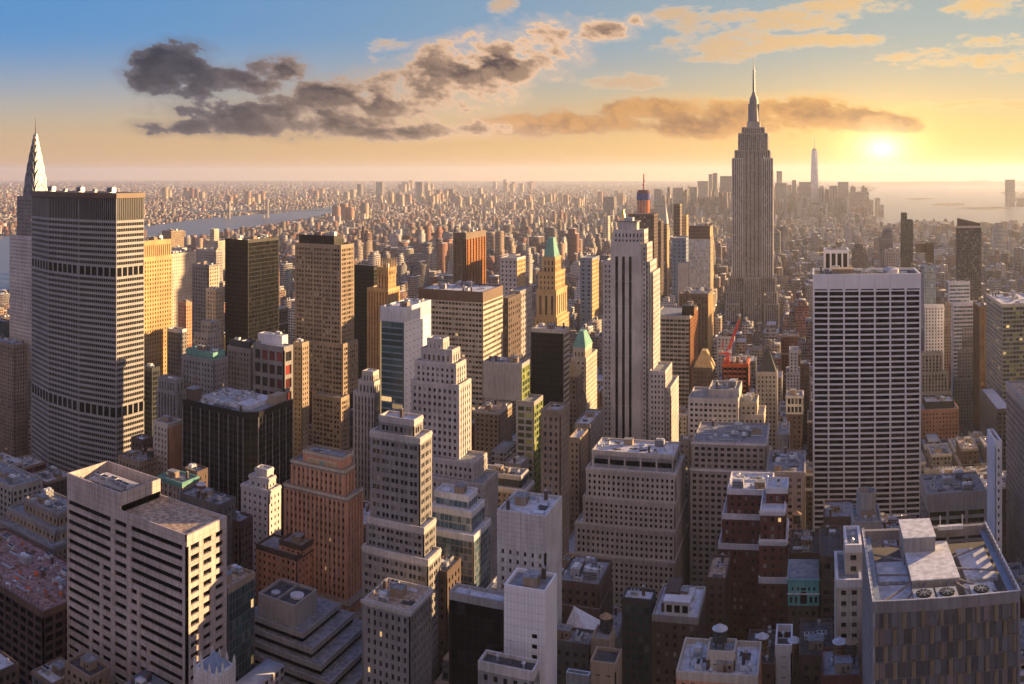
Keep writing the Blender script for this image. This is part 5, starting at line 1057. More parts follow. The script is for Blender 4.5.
def gothic_tip():
    Y = 200.; x = Y*T(205); t = thing('gothic_tower_top', 'white gothic pinnacled tower tip with blue pyramid at the bottom left', 'tower', (x, Y+4, .15)); z = zat(672, 205, Y)
    m = MB(); m.box(x-4.6, x+4.6, Y, Y+9, .15, z, 'white_stone'); m.build('shaft', t); m = MB(); m.frus(x-3.6, x+3.6, Y+1, Y+8, z, x-.4, x+.4, Y+4.2, Y+4.8, z+4, 'blue_steel'); m.build('pyramid_roof', t)
    for i in range(4):
        for j in (0, 1, 3):
            if i in (0, 3) or j in (0, 3):
                m = MB(); cx, cy = x-4.3+i*2.87, Y+.3+j*2.8; m.box(cx-.35, cx+.35, cy-.35, cy+.35, z-2, z+1.4, 'white_stone'); m.cone(cx, cy, z+1.4, z+3.2, .45, .04, 'white_stone', 4, pi/4); m.build('pinnacle', t)
    HEROES.append((x-5, x+5, Y, Y+9, z, 684, 'gothic tower tip'))
gothic_tip()

# --- far towers ----------------------------------------------------
def far(label, px0, px1, py, Y, k, glass='glass_mix', dep=40, vis=None, **kw):
    a = dict(BASE, fh=6.0, bw=6.5, wf=.45, hf=.5, rec=.5, ind=False, clutter=0, wall=k, glass=glass, top=3, sides='FR' if px0 < VX else 'FL'); a.update(kw)
    if px0 < VX: tt = [(px0, px1, px1, py, 0, dep)]
    else: tt = [(px0, px0, px1, py, 0, dep)]
    a.pop('name', None)
    return bldg(label, tt, Y, vis or py+14, label, **a)
far('dark brown slab under the half-built orange-capped tower', 628, 654, 214, 1500, 'dark_brick', vis=300, name=0)
def capped():
    Y = 1800.; k = Y/F; x = Y*T(643.5); t = thing('office_tower', 'half-built round-cornered orange tower with blue wrapped top and mast', 'skyscraper', (x, Y, .15)); z = lambda p: zat(p, 643, Y)
    m = MB(); m.cone(x, Y, .15, z(200), 6.2*k, 6.2*k, 'orange_net', 20)
    for i in range(3): m.box(x+(-3+i*3)*k-1.2, x+(-3+i*3)*k+1.2, Y-6.4*k, Y-5.9*k, .15, z(200), 'concrete')
    m.build('shaft', t); m = MB(); m.cone(x, Y, z(200), z(193), 6.9*k, 6.9*k, 'blue_net', 20); m.cone(x, Y, z(193), z(190), 7.1*k, 5.5*k, 'red_brick', 20); m.build('wrapped_top', t)
    m = MB(); m.beam((x, Y, z(190)), (x+.3*k, Y, z(174)), 1.2, 'red_paint', 5); m.beam((x-1.5*k, Y, z(186)), (x+1.5*k, Y, z(180)), .6, 'red_paint', 4); m.build('crane_mast', t); HEROES.append((x-14, x+14, Y-14, Y+14, z(190), 212, 'orange-capped tower'))
capped()
root, D = far('limestone tower with gilded pyramid spire behind the stone tower with black stripes', 615, 628, 229, 1700, 'limestone', vis=235)
x0, x1, y0, y1, z = D[0]; m = MB(); cx, cy = (x0+x1)/2, (y0+y1)/2; m.cone(cx, cy, z-1, zat(210, 622, 1700), 9.5, .5, 'gold_leaf', 8); m.build('spire', root)
far('dark narrow slab left of the slim brown clock tower', 656, 661, 221, 1650, 'dark_brick', vis=290, dep=30)
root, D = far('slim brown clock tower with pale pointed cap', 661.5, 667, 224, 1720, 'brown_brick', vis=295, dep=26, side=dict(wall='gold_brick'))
x0, x1, y0, y1, z = D[0]; m = MB(); m.frus(x0, x1, y0, y1, z-1, (x0+x1)/2-.5, (x0+x1)/2+.5, (y0+y1)/2-.5, (y0+y1)/2+.5, zat(203, 663.5, 1730), 'pale_limestone'); m.build('pointed_cap', root)
far('teal half-clad construction tower left of the white-blue gridded tower', 672, 686, 238, 1350, 'blue_steel', 'glass_teal', vis=290)
far('slim dark tower with brown head right of the slim clock tower', 673.5, 680, 204, 1600, 'brown_metal', 'glass_black', vis=238, dep=24)
far('slim gold tower beside the dark tower with brown head', 681, 686.5, 215, 1900, 'gold_brick', vis=238, dep=30)
far('cream arched tower far beyond the green pyramid tower', 603, 608, 216, 2600, 'cream_stone', vis=232, dep=30)
far('broad grey domed block on the far plain left of the capped tower', 603, 614, 197, 4500, 'haze_tower', vis=210, dep=60)
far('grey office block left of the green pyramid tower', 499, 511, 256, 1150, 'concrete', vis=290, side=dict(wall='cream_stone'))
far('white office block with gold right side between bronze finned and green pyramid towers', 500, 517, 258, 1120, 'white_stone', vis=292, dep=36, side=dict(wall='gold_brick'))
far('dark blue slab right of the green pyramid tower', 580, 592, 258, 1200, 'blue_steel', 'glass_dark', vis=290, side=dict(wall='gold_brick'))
far('pale grey paired slab below the bronze finned tower', 509, 520, 291, 860, 'concrete', vis=330)
far('brick-red low block right of the broad banded slab', 503, 508, 298, 820, 'brown_brick', vis=340)
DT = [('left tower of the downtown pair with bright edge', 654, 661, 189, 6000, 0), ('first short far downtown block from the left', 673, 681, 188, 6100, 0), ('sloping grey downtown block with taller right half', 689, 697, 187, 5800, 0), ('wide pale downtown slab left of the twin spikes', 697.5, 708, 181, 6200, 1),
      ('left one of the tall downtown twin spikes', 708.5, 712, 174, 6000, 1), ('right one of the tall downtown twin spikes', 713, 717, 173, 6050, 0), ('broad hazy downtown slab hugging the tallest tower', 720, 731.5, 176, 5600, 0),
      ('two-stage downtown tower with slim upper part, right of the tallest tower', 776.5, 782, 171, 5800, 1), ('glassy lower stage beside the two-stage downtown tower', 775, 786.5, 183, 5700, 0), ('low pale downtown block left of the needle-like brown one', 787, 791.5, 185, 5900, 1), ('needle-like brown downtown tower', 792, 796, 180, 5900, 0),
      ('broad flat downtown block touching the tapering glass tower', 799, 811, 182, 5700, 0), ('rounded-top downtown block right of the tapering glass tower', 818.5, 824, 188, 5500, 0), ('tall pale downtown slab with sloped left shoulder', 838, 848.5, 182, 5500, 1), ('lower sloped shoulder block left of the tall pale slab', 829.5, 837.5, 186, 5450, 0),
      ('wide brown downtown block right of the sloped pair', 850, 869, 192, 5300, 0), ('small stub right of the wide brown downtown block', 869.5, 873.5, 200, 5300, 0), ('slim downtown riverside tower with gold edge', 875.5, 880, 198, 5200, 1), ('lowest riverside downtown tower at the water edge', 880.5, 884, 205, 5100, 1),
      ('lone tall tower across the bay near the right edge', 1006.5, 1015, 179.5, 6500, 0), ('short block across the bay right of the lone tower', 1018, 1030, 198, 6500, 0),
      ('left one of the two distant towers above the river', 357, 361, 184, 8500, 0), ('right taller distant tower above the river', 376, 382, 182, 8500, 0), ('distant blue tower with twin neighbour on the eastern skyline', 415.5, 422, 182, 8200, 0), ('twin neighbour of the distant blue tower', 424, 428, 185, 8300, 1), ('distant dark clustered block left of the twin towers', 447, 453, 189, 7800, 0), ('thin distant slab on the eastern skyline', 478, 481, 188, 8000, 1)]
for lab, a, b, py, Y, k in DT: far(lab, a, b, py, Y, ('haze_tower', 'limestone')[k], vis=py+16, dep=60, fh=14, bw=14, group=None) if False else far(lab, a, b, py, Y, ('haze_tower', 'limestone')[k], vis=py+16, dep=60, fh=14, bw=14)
def taper():
    Y = 5900.; x = Y*T(814.5); k = Y/F; t = thing('office_tower', 'tapering glass skyscraper with spire, tallest of the hazy downtown group', 'skyscraper', (x, Y, .15)); z = lambda p: zat(p, 814, Y)
    h_ = 4.6*k; u = 2.3*k; m = MB(); B = [(x-h_, Y-h_), (x+h_, Y-h_), (x+h_, Y+h_), (x-h_, Y+h_)]; Tp = [(x, Y-u*1.25), (x+u*1.25, Y), (x, Y+u*1.25), (x-u*1.25, Y)]
    m.v = [(a, b, 60) for a, b in B]+[(a, b, z(150)) for a, b in Tp]; i = m.mat('unit_white')
    for q in range(4): m.f += [(q, (q+1) % 4, 4+q), ((q+1) % 4, 4+(q+1) % 4, 4+q)]; m.mi += [i, i]
    m.f.append((4, 5, 6, 7)); m.mi.append(i); m.build('shaft', t); m = MB(); m.box(x-h_, x+h_, Y-h_, Y+h_, .15, 60, 'concrete'); m.build('podium', t)
    m = MB(); m.cone(x, Y, z(150), z(148.5), 2*k, 2*k, 'mast_metal', 12); m.cone(x, Y, z(148.5), z(137), .5*k, .2*k, 'mast_metal', 6); m.build('spire', t); HEROES.append((x-h_, x+h_, Y-h_, Y+h_, z(150), 205, 'tapering glass tower'))
taper()
# bridge over the river
def bridge():
    for lab, (a, b, py) in (('nearer grey suspension bridge over the river with tall towers', (190, 330, 219)),):
        p, q = gnd(a, py), gnd(b, py-2); t = thing('suspension_bridge', lab, 'bridge', (p[0], p[1], 0)); m = MB(); zd = 42; m.beam((p[0], p[1], zd), (q[0], q[1], zd), 7, 'blue_steel', 4); m.build('deck', t); L = []
        for f in (.26, .53):
            x, y = p[0]+(q[0]-p[0])*f, p[1]+(q[1]-p[1])*f; m = MB()
            for s in (-14, 14): m.box(x+s-3.5, x+s+3.5, y-6, y+6, 0, 100, 'grey_stone')
            m.box(x-14, x+14, y-3, y+3, 90, 94, 'limestone'); m.box(x-14, x+14, y-3, y+3, 50, 53, 'limestone'); m.build('bridge_tower', t); L.append((x, y))
        pts = [(p[0], p[1], zd+4)]
        for i in range(17):
            f = i/16; x, y = L[0][0]+(L[1][0]-L[0][0])*f, L[0][1]+(L[1][1]-L[0][1])*f; pts.append((x, y, zd+8+47*(2*f-1)**2))
        pts.append((q[0], q[1], zd+4)); m = MB()
        for c, d in zip(pts[:-1], pts[1:]): m.beam(c, d, 1.6, 'blue_steel', 4)
        m.build('cable', t)
bridge()

# --- towers along the avenue just outside the right edge; they throw their long shadows over the foreground
for lab, x0, x1, y0, y1, z, wk in (('pointed glass tower', 186, 246, 520, 606, 268, 'glass'), ('black slab', 186, 240, 400, 470, 170, 'dark'), ('pale slab', 186, 236, 300, 372, 185, 'pale'), ('granite slab', 186, 240, 200, 275, 170, 'pale'), ('grey slab', 186, 240, 90, 170, 190, 'dark'),
      ('tall square slab', 300, 360, 620, 700, 205, 'dark')):
    bl = dict(BASE, wall={'glass': 'blue_steel', 'dark': 'dark_concrete', 'pale': 'limestone'}[wk], glass='glass_dark', bw=3.2, wf=.6, fh=3.8, hf=.55, rec=.4, sides='FL', ind=False)
    t = thing('office_tower', f'{lab} on the west side of the avenue, outside the right edge', 'skyscraper', ((x0+x1)/2, (y0+y1)/2, .15), 'towers west of the avenue'); mb = MB(); pn = []; r = MB()
    tier(mb, pn, x0, x1, y0, y1, .15, z, bl, roofmb=r); emit_panes(t, mb, pn, 'glass_dark', False); mb.build('wall', t); r.build('roof', t); HEROES.append((x0, x1, y0, y1, z, 684, lab))
# ------------------------------------------------------------------ ordinary city fabric
def citymat(name, roof=False):
    m = bpy.data.materials.new(name); m.use_nodes = True; n = NT(m.node_tree); MATS[name] = m
    at = n.node('ShaderNodeAttribute', attribute_name='tone').outputs['Color']; pos = n.node('ShaderNodeNewGeometry').outputs['Position']
    p = n.node('ShaderNodeBsdfPrincipled'); o = n.node('ShaderNodeOutputMaterial'); n.l.new(p.outputs[0], o.inputs[0])
    if roof:
        k = n.m('ADD', .45, n.m('MULTIPLY', n.noise(pos, .25, 3.0, .7), 1.1)); n.put(p.inputs['Base Color'], n.v('SCALE', at, k)); n.put(p.inputs['Roughness'], .85); return
    uv = n.node('ShaderNodeUVMap', uv_map='metres').outputs[0]; s = n.node('ShaderNodeSeparateXYZ'); n.put(s.inputs[0], uv); a = n.node('ShaderNodeSeparateColor'); n.put(a.inputs[0], at)
    idn = n.m('MULTIPLY', n.m('ADD', a.outputs[0], a.outputs[1]), 371.3)
    bw = n.m('ADD', 2.6, n.m('FRACT', idn)); u = n.m('DIVIDE', s.outputs[0], bw); v = n.m('DIVIDE', s.outputs[1], 3.5)
    fu, fv = n.m('FRACT', u), n.m('FRACT', v)
    ww = n.m('ADD', .26, n.m('MULTIPLY', n.m('FRACT', n.m('MULTIPLY', idn, 3.7)), .18))
    mk = n.m('MULTIPLY', n.m('LESS_THAN', n.m('ABSOLUTE', n.m('SUBTRACT', fu, .5)), ww), n.m('LESS_THAN', n.m('ABSOLUTE', n.m('SUBTRACT', fv, .5)), .29))
    wn = n.node('ShaderNodeTexWhiteNoise', noise_dimensions='3D'); n.put(wn.inputs[0], n.comb(n.m('FLOOR', u), n.m('FLOOR', v), idn)); r = wn.outputs[0]
    gl = n.mix(n.m('LESS_THAN', r, .25), n.v('SCALE', n.comb(.02, .024, .03), n.m('ADD', .5, r)), n.v('SCALE', n.comb(.24, .22, .2), n.m('ADD', .4, n.m('MULTIPLY', r, 3.0))))
    st = n.noise(n.v('MULTIPLY', pos, (.5, .5, .06)), .8, 3.0, .6)
    wall = n.v('SCALE', at, n.m('ADD', .62, n.m('MULTIPLY', st, .75)))
    n.put(p.inputs['Base Color'], n.mix(mk, wall, gl)); n.put(p.inputs['Roughness'], n.m('SUBTRACT', .85, n.m('MULTIPLY', mk, .65)))
    b = n.node('ShaderNodeBump'); n.put(b.inputs['Strength'], .8); n.put(b.inputs['Distance'], .5); n.put(b.inputs['Height'], n.m('SUBTRACT', 1.0, mk)); n.l.new(b.outputs[0], p.inputs['Normal'])
citymat('city_wall'); citymat('city_roof', True)
import numpy as np
class City:                                           # many boxes in one mesh, with tone and metre coordinates
    def __init__(s): s.b = []; s.t = []; s.r = []
    def box(s, x0, x1, y0, y1, z0, z1, tone, rt): s.b.append((x0, x1, y0, y1, z0, z1)); s.t.append(tone); s.r.append(rt)
    def mesh(s, name, off=(0, 0, 0)):
        B = np.array(s.b, dtype=np.float64); n = len(B); x0, x1, y0, y1, z0, z1 = B.T
        V = np.stack([np.stack(c, -1) for c in ((x0, y0, z0), (x1, y0, z0), (x1, y1, z0), (x0, y1, z0), (x0, y0, z1), (x1, y0, z1), (x1, y1, z1), (x0, y1, z1))], 1)-np.array(off)
        q = np.array([(0, 1, 5, 4), (1, 2, 6, 5), (2, 3, 7, 6), (3, 0, 4, 7), (4, 5, 6, 7)]); Fc = (np.arange(n)[:, None, None]*8+q[None]).reshape(-1)
        me = bpy.data.meshes.new(name); me.vertices.add(n*8); me.vertices.foreach_set('co', V.reshape(-1)); me.loops.add(n*20); me.loops.foreach_set('vertex_index', Fc.astype(np.int32))
        me.polygons.add(n*5); me.polygons.foreach_set('loop_start', np.arange(0, n*20, 4, dtype=np.int32)); me.polygons.foreach_set('material_index', np.tile([0, 0, 0, 0, 1], n).astype(np.int32))
        uv = me.uv_layers.new(name='metres'); w_, d_, h_ = x1-x0, y1-y0, z1-z0; Z = np.zeros(n); U = np.zeros((n, 5, 4, 2))
        for f, L in enumerate((w_, d_, w_, d_)):
            nb = np.round(L/3.0)*3.0+.001; U[:, f, 1, 0] = U[:, f, 2, 0] = nb; U[:, f, 2, 1] = U[:, f, 3, 1] = np.round(h_/3.5)*3.5
        uv.data.foreach_set('uv', U.reshape(-1).astype(np.float32))
        ca = me.color_attributes.new('tone', 'FLOAT_COLOR', 'CORNER'); C = np.ones((n, 5, 4, 4)); C[:, :4, :, :3] = np.array(s.t)[:, None, None, :]; C[:, 4, :, :3] = np.array(s.r)[:, None, :]
        ca.data.foreach_set('color', C.reshape(-1).astype(np.float32)); me.materials.append(MATS['city_wall']); me.materials.append(MATS['city_roof']); me.update(); me.validate(); return me
rnd = random.Random(11)
WT = [((.24, .10, .065), 'red brick'), ((.19, .12, .085), 'brown brick'), ((.33, .25, .18), 'tan'), ((.40, .36, .31), 'limestone'), ((.30, .29, .28), 'grey'), ((.13, .12, .125), 'dark grey'), ((.50, .47, .43), 'cream'), ((.60, .60, .60), 'white')]
RT = [((.38, .40, .43), 'pale'), ((.20, .21, .22), 'grey'), ((.09, .09, .095), 'dark'), ((.50, .52, .56), 'white'), ((.26, .21, .17), 'tan')]
HB = [(h, topx(h[0], h[2]), topx(h[1], h[2]), topx(h[0], h[3]), topx(h[1], h[3])) for h in HEROES]
HB = [(h, min(q), max(q)) for h, *q in HB]
def screen(x0, x1, y0, y1):
    q = [topx(x0, y0), topx(x1, y0), topx(x0, y1), topx(x1, y1)]; return min(q), max(q)
def fits(x0, x1, y0, y1, m=1.5):
    return not any(h[0]-m < x1 and x0 < h[1]+m and h[2]-m < y1 and y0 < h[3]+m for h, a, b in HB)
BANK = [(-100, 312), (0, 294), (10, 292), (60, 264), (150, 237), (205, 236), (240, 229), (300, 220), (338, 212)]
BANK2 = [(866, 196), (885, 226), (920, 222), (960, 224), (1060, 229)]
def bank(px):
    for B in (BANK, BANK2):
        for (a, p), (b, q) in zip(B[:-1], B[1:]):
            if a <= px < b: return p+(q-p)*(px-a)/(b-a)
def river_cap(x, y, z, r):
    px = topx(x, y); k = bank(px)
    if k is None or topy(x, y, 0) < k or r.random() < .06: return z
    return min(z, max(6.0, EYE-(k-1-EYP)*hypot(x, y)/F))
def cap_height(x0, x1, y0, y1, z):
    """lower a filler until it hides nothing of the landmarks that show behind it"""
    a, b = screen(x0, x1, y0, y1); d = min(hypot(x0, y0), hypot(x1, y0), hypot(x0, y1), hypot(x1, y1)) if not x0 < 0 < x1 else y0
    for h, p, q in HB:
        if h[2] > y0 and p < b-1 and a+1 < q: z = min(z, EYE-(h[5]-EYP)*d/F)
    return z
def hidden(x0, x1, y0, y1, z):
    a, b = screen(x0, x1, y0, y1); ty = topy((x0+x1)/2, y1, z)
    for h, p, q in HB:
        if h[3] < y0+5 and p <= a and q >= b and topy((h[0]+h[1])/2, h[2], h[4]) < ty-1: return True
    return False
lots = []
for j in range(len(STR)-1):
    ya, yb = STR[j]+10, STR[j+1]-10; ym = (ya+yb)/2
    if yb < 130: continue
    for i in range(len(AVE)-1):
        xa, xb = AVE[i]+16, AVE[i+1]-16
        p0, p1 = screen(xa, xb, ya, yb)
        if p1 < -60 or p0 > 1080: continue
        for (y0, y1) in ((ya, ym-1.2), (ym+1.2, yb)):
            x = xa
            while x < xb-6:
                far_ = y0 > 2600; w_ = rnd.choice((8, 10, 13, 17, 24, 30)) if not far_ else rnd.choice((8, 11, 15, 22))
                if y0 < 900: w_ = rnd.choice((12, 16, 20, 26))
                x1 = min(x+w_, xb); ex = rnd.random()
                if ym < 700: z = rnd.choice((38, 45, 55, 65, 78))*rnd.uniform(.8, 1.2)
                elif ym < 1200: z = rnd.choice((20, 28, 38, 50, 60, 75))*rnd.uniform(.8, 1.2)
                elif ym < 2600: z = rnd.choice((14, 18, 24, 32, 44, 55))*rnd.uniform(.8, 1.15)+(rnd.uniform(20, 60) if ex < .05 else 0)
                elif ym < 4600: z = rnd.choice((12, 15, 18, 22, 30))*rnd.uniform(.8, 1.2)+(rnd.uniform(15, 45) if ex < .05 else 0)
                else: z = rnd.choice((20, 30, 45, 70, 110, 150) if -900 < x < 560 else (15, 20, 30))*rnd.uniform(.7, 1.2)
                if AVE[i] < -600 and 900 < ym < 3200 and ex > .86: z += rnd.uniform(15, 55)
                if any(inpoly(x, y0, P) or inpoly(x1, y1, P) for P in WPOLY): x = x1+1; continue
                if 88 < x1 and x < 160 and 740 < y0 < 860: x = x1+1; continue        # the park
                dd = y1-rnd.choice((0, 0, 2, 5)) if y0 < ym-5 else y1
                lots.append([x, x1-.05, y0, dd, z]); x = x1
cand = []; stuff = City()
for L in lots:
    x0, x1, y0, y1, z = L
    if not fits(x0, x1, y0, y1):
        ok = False
        for k in range(3):                              # shrink away from the landmark it touches
            x1_, x0_ = (x0+(x1-x0)*.5, x0) if k == 0 else ((x1, x0+(x1-x0)*.5) if k == 1 else (x1, x0))
            if k == 2: y1b = y0+(y1-y0)*.5
            if fits(x0_, x1_, y0, y1 if k < 2 else y1b, .4): x0, x1 = x0_, x1_; y1 = y1 if k < 2 else y1b; ok = True; break
        if not ok: continue
    z = river_cap((x0+x1)/2, y0, cap_height(x0, x1, y0, y1, z), rnd)
    if z < 7: z = 7 if z > 2 else 0
    if z <= 0 or x1-x0 < 4: continue
    wt = rnd.choices(WT, (6, 8, 7, 6, 5, 3, 4, 2) if y0 > 900 else ((4, 8, 6, 6, 7, 5, 2, 1) if y0 > 480 else (5, 10, 3, 2, 5, 9, 1, 0)))[0]; rt = rnd.choices(RT, (5, 4, 3, 3, 2))[0]
    k = rnd.uniform(.55, 1.2); tone = tuple(c*k*rnd.uniform(.96, 1.04) for c in wt[0])
    a, b = screen(x0, x1, y0, y1); ty = topy((x0+x1)/2, y0, z); vis = not hidden(x0, x1, y0, y1, z) and b > 0 and a < 1024 and ty < 680
    area = (b-a)*min(z*F/hypot((x0+x1)/2, y0)*.6, 60)*(1 if vis else 0)
    cand.append((area, x0, x1, y0, y1, z, tone, wt[1], rt))
cand.sort(key=lambda c: -c[0])
NIND = 165
def adj(z, w_): return ('tiny' if z < 14 else 'low' if z < 28 else 'mid-height' if z < 52 else 'tall')
used = {}
def place_words(x0, x1, y0, z):
    px, py = topx((x0+x1)/2, y0), topy((x0+x1)/2, y0, z); best = None
    for h, p, q in HB:
        if len(h[6]) > 46 or not (0 < (p+q)/2 < 1024): continue
        hx, hy = (p+q)/2, topy((h[0]+h[1])/2, h[2], h[4]); d = hypot(hx-px, (hy-py)*.8)
        if best is None or d < best[0]: best = (d, h, hx, hy)
    d, h, hx, hy = best
    w_ = ('left of' if px < hx else 'right of') if abs(px-hx) > abs(py-hy)*.6 else ('below the roof of' if py > hy else 'beyond')
    return w_, h[6]
ORD = ['', 'second nearest ', 'third nearest ', 'fourth nearest ', 'fifth nearest ', 'sixth nearest ', 'seventh nearest ']
for c in cand[:NIND]:
    area, x0, x1, y0, y1, z, tone, wn_, rt = c
    w_, nm = place_words(x0, x1, y0, z); lab = f'{adj(z, 0)} {wn_} building with {rt[1]} roof {w_} the {nm}'
    n_ = used.get(lab, 0); used[lab] = n_+1
    if n_: lab = ORD[min(n_, 6)]+lab
    lab = ' '.join(lab.split()[:16])
    t = thing('city_building', lab, 'building', ((x0+x1)/2, (y0+y1)/2, .15), 'ordinary buildings filling the blocks')
    if y0 < 1000:
        wk = {'red brick': 'red_brick', 'brown brick': 'brown_brick', 'tan': 'tan_brick', 'limestone': 'limestone', 'grey': 'grey_stone', 'dark grey': 'dark_concrete', 'cream': 'cream_stone', 'white': 'white_paint'}[wn_]
        rk = {'pale': 'roof_light', 'grey': 'roof_grey', 'dark': 'roof_dark', 'white': 'roof_light', 'tan': 'roof_tan'}[rt[1]]
        st = dict(BASE, **S(wall=wk, glass=rnd.choice(('glass_dark', 'glass_mix')), bw=rnd.uniform(2.5, 3.8), wf=rnd.uniform(.36, .6), hf=rnd.uniform(.42, .6), roof=rk, cap=rnd.choice((None, 'grey_stone', 'tan_brick', 'pale_limestone')), cornice=rnd.choice((0, 0, .4)), sides='FR' if x1 < 30 else 'FL', parapet=1.0, top=1.8))
        mb = MB(); pn = []; r = MB(); zt = z
        if z > 34 and rnd.random() < .5 and x1-x0 > 11:
            s_ = rnd.uniform(2, 3.5); z2 = z*rnd.uniform(.7, .85); tier(mb, pn, x0+s_, x1-s_*.7, y0+s_, y1-1, z2-1, z, st, roofmb=r); r.build('roof', t); r = MB(); tier(mb, pn, x0, x1, y0, y1, .15, z2, st, roofmb=r)
            rooftop(t, x0+s_, x1-s_, y0+s_, y1-1.5, z-.9, rnd, 2.2)
        else:
            tier(mb, pn, x0, x1, y0, y1, .15, z, st, roofmb=r); rooftop(t, x0+.5, x1-.5, y0+.5, y1-.5, z-.9, rnd, 2.4)
        emit_panes(t, mb, pn, st['glass'], False); mb.build('wall', t); r.build('roof', t)
        if rnd.random() < .3 and x1-x0 > 9: water_tank(x0+3.2, y1-3.6, z-.9 if z < 34 else .9*z if False else z-.9, f'wooden tank on the {lab}'[:90], 4, 2) if z <= 34 else None
    else:
        me = City(); me.box(x0, x1, y0, y1, .15, z, tone, rt[0]); o = bpy.data.objects.new('wall', me.mesh('wall', tuple(t.location))); scn.collection.objects.link(o); o.parent = t
        me = City(); a = rnd.uniform(.15, .5); me.box(x0+(x1-x0)*a, x0+(x1-x0)*(a+.3), y0+8, y0+15, z, z+4, tone, rt[0]); o = bpy.data.objects.new('roof_bulkhead', me.mesh('roof_bulkhead', tuple(t.location))); scn.collection.objects.link(o); o.parent = t
        m = MB(); e = .25; m.box(x0-e, x1+e, y0-e, y0+.3, z-.6, z+.7, 'grey_stone'); m.box(x1-.3, x1+e, y0+.3, y1, z-.6, z+.7, 'grey_stone'); m.box(x0-e, x0+.3, y0+.3, y1, z-.6, z+.7, 'grey_stone'); m.build('parapet', t)
for c in cand[NIND:]:
    area, x0, x1, y0, y1, z, tone, wn_, rt = c
    stuff.box(x0, x1, y0, y1, .15, z, tone, rt[0])
    if y0 < 4200:
        a = rnd.uniform(.1, .6); ww = (x1-x0)*rnd.uniform(.2, .4); yy = rnd.uniform(y0+1, y1-9)
        stuff.box(x0+(x1-x0)*a, x0+(x1-x0)*a+ww, yy, yy+rnd.uniform(4, 8), z, z+rnd.uniform(2.5, 5), tone, rnd.choice(RT)[0])
        for q in range(rnd.randint(1, 4) if y0 < 2600 else 1):
            ax, ay = rnd.uniform(x0+.5, x1-3), rnd.uniform(y0+.5, y1-3); stuff.box(ax, ax+rnd.uniform(1.2, 3), ay, ay+rnd.uniform(1.2, 3), z, z+rnd.uniform(.8, 4), rnd.choice(((.5, .52, .55), (.2, .2, .2), (.16, .1, .07), (.5, .5, .5))), (.45, .47, .5))
        if z > 30 and rnd.random() < .35: stuff.box(x0+(x1-x0)*.2, x1-(x1-x0)*.2, y0+3, y1-3, z, z+rnd.uniform(5, 14), tone, rt[0])
# beyond the grid: the east side, the far boroughs, the west shore
def outer(n, d0, d1, cell, hts, ptower):
    seen = set()
    for _ in range(n):
        d = d0*(d1/d0)**(rnd.random()**.85); a = rnd.uniform(-.97, .32); x, y = d*sin(a), d*cos(a)
        gx, gy = int(x//cell), int(y//(cell*1.25))
        if (gx, gy) in seen or gx % 9 == 0 or gy % 3 == 0: continue
        seen.add((gx, gy)); x, y = gx*cell+rnd.uniform(0, 2), gy*cell*1.25+rnd.uniform(0, 3)
        if -1320 < x < 965 and y < 5990 or y < 100: continue
        w_, d_ = cell*rnd.uniform(.55, .92), cell*rnd.uniform(.6, 1.1)
        if any(inpoly(x+ex*w_, y+ey*d_, P) for P in WPOLY for ex in (0, 1) for ey in (0, 1)): continue
        h_ = rnd.choice(hts)*rnd.uniform(.7, 1.3); wt = rnd.choices(WT, (9, 6, 8, 3, 3, 2, 5, 3))[0]
        if rnd.random() < ptower: h_ = rnd.uniform(22, 50); wt = rnd.choice((WT[2], WT[6], WT[0]))
        if a > .02: h_ *= .7
        zc = river_cap(x, y, cap_height(x, x+w_, y, y+d_, h_) if d < 3200 else h_, rnd)
        if zc < 5: continue
        k = rnd.uniform(.5, 1.4); stuff.box(x, x+w_, y, y+d_, .1, zc, tuple(c_*k for c_ in wt[0]), rnd.choice(RT)[0])
outer(12000, 1250, 4200, 20, (11, 14, 18, 24, 36), .06)
outer(42000, 3600, 9000, 19, (8, 10, 12, 15), .035)
outer(34000, 7600, 27000, 34, (8, 10, 13), .03)
for cx, cy, n, hh in ((398, 205, 9, 50), (440, 203, 10, 55), (470, 207, 9, 50), (520, 208, 8, 45), (340, 222, 6, 60), (560, 205, 8, 48), (510, 190, 10, 60), (330, 198, 8, 50), (415, 190, 10, 60), (1000, 236, 9, 40), (930, 236, 9, 40), (240, 203, 8, 50), (600, 203, 8, 50), (180, 200, 8, 60)):
    for q in range(n):                                  # slab estates that catch the sun
        px, py = cx+rnd.uniform(-22, 22), cy+rnd.uniform(-3, 3); x, y = gnd(px, py); w_ = 22*(1+hypot(x, y)/9000)
        if any(inpoly(x, y, P) for P in WPOLY): continue
        stuff.box(x, x+w_, y, y+w_, .1, hh*rnd.uniform(.8, 1.3)*(1+hypot(x, y)/16000), rnd.choice(((.45, .34, .22), (.36, .2, .13), (.5, .42, .3))), (.3, .3, .3))
o = bpy.data.objects.new('city_buildings', stuff.mesh('city_buildings')); scn.collection.objects.link(o)
tag(o, 'dense carpet of thousands of small city buildings reaching to the horizon', 'buildings', None, 'stuff')

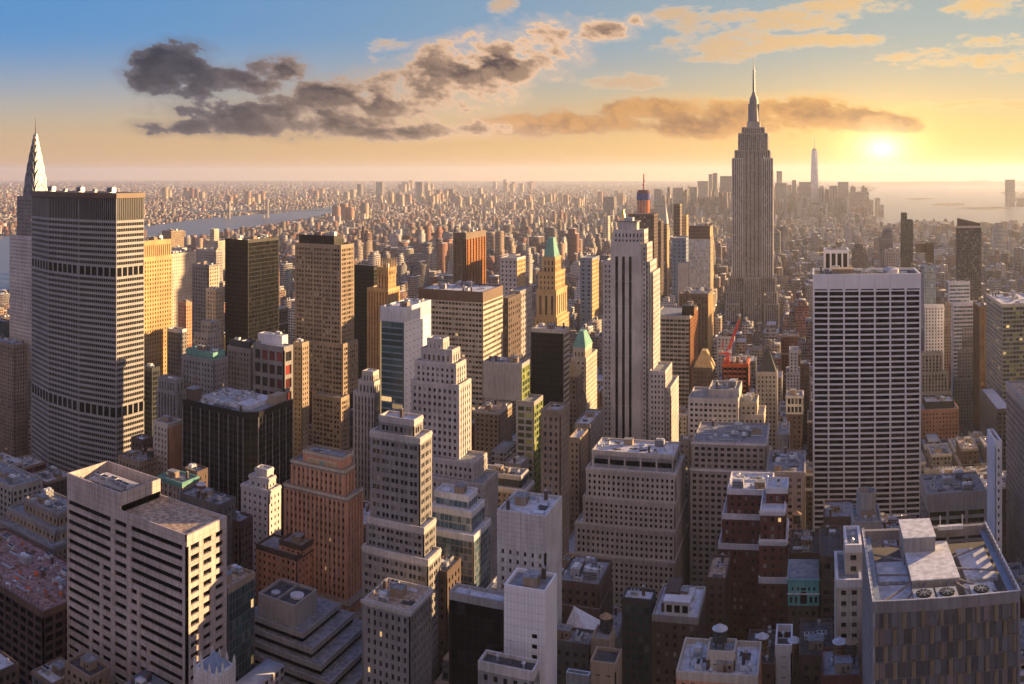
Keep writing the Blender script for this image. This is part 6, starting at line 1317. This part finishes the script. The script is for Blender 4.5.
# ------------------------------------------------------------------ street life: cars, park trees
def car_proto(col):
    m = MB(); m.box(-.9, .9, -2.2, 2.2, .35, .95, col); m.frus(-.82, .82, -1.3, 1.5, .95, -.68, .68, -.7, 1.0, 1.5, 'glass_black'); m.box(-.66, .66, -.6, .9, 1.5, 1.54, col)
    me = m.mesh('body'); w_ = MB()
    return me
def wheelmesh():
    m = MB(); n = 10; b = 0
    for s in (-.12, .12):
        for i in range(n): m.v.append((s, .34*cos(2*pi*i/n), .34*sin(2*pi*i/n)))
    k = m.mat('black_metal')
    for i in range(n): j = (i+1) % n; m.f.append((i, n+i, n+j, j)); m.mi.append(k)
    m.f.append(tuple(range(n))); m.mi.append(k); m.f.append(tuple(range(2*n-1, n-1, -1))); m.mi.append(k); return m.mesh('wheel')
wm = wheelmesh(); bodies = [('yellow', car_proto('yellow_paint')), ('white', car_proto('unit_white')), ('black', car_proto('black_metal')), ('grey', car_proto('steel')), ('red', car_proto('red_paint'))]
nc = 0
for (ax, ya, yb, n_) in ((150, 560, 1000, 26), (-150, 900, 1500, 16), (-290, 330, 700, 8)):
    for i in range(n_):
        cn, me = rnd.choice(bodies); x = ax+rnd.choice((-9.6, -6.5, -3.2, 0, 3.2, 6.5, 9.6)); y = ya+(yb-ya)*(i+rnd.random()*.6)/n_
        st_ = {150: 'wide avenue beside the park', -150: 'avenue canyon left of the tallest tower', -290: 'shaded avenue near the orange tower'}[ax]
        t = thing('parked_car', f'{cn} car on the {st_}', 'car', (x, y, .03), f'{cn} cars on the {st_}'); o = bpy.data.objects.new('body', me); scn.collection.objects.link(o); o.parent = t
        for sx_ in (-.85, .85):
            for sy_ in (-1.4, 1.4): o = bpy.data.objects.new('wheel', wm); scn.collection.objects.link(o); o.parent = t; o.location = (sx_, sy_, .34)
def bare_tree(seed):
    r = random.Random(seed); tr = MB(); H = r.uniform(10, 14); tr.cone(0, 0, 0, H*.4, .4, .24, 'bark', 7); tips = []
    for i in range(7):
        a = i*2*pi/7+r.uniform(-.3, .3); e = (cos(a)*r.uniform(2, 3.6), sin(a)*r.uniform(2, 3.6), H*r.uniform(.65, .95)); tr.beam((0, 0, H*.36), e, .13, 'bark', 4)
        for q in range(4): f = (e[0]+r.uniform(-1.6, 1.6), e[1]+r.uniform(-1.6, 1.6), e[2]+r.uniform(.2, 2.2)); tr.beam((e[0]*.7, e[1]*.7, H*.36+(e[2]-H*.36)*.7), f, .06, 'bark', 3); tips.append(f)
    cr = MB()
    for f in tips:
        for q in range(26):
            p_ = [f[k]+r.gauss(0, .75) for k in range(3)]; d = [r.gauss(0, .5) for _ in range(3)]; b = len(cr.v)
            cr.v += [tuple(p_), (p_[0]+d[0], p_[1]+d[1], p_[2]+d[2]), (p_[0]+d[0]+.12, p_[1]+d[1], p_[2]+d[2]+.1)]; cr.f.append((b, b+1, b+2)); cr.mi.append(cr.mat('twigs'))
    return tr.mesh('trunk'), cr.mesh('crown')
TR = [bare_tree(s) for s in range(3)]
for i in range(30):
    gx, gy = i % 5, i//5; x = 95+gx*10+rnd.uniform(-2.5, 2.5); y = 770+gy*14+rnd.uniform(-4, 4)
    if not fits(x-3, x+3, y-3, y+3, 0): continue
    t = thing('bare_tree', 'bare brown winter tree in the small park beside the avenue', 'tree', (x, y, .15), 'bare trees in the park'); k = rnd.uniform(.8, 1.15); t.scale = (k, k, k); t.rotation_euler = (0, 0, rnd.uniform(0, 6))
    for nm, me in zip(('trunk', 'crown'), TR[i % 3]): o = bpy.data.objects.new(nm, me); scn.collection.objects.link(o); o.parent = t

# ------------------------------------------------------------------ the air
hz = MB(); hz.box(-29000, 29000, -29000, 29000, -2.0, 452.0, 'asphalt'); ho = hz.build('haze'); ho['kind'] = 'stuff'
hm = bpy.data.materials.new('haze_air'); hm.use_nodes = True; n = NT(hm.node_tree); pv_ = n.node('ShaderNodeVolumePrincipled')
n.put(pv_.inputs['Color'], (.74, .80, .92)); n.put(pv_.inputs['Density'], 0.000042); n.put(pv_.inputs['Anisotropy'], 0.35)
oo = n.node('ShaderNodeOutputMaterial'); n.l.new(pv_.outputs[0], oo.inputs['Volume']); ho.data.materials.clear(); ho.data.materials.append(hm)
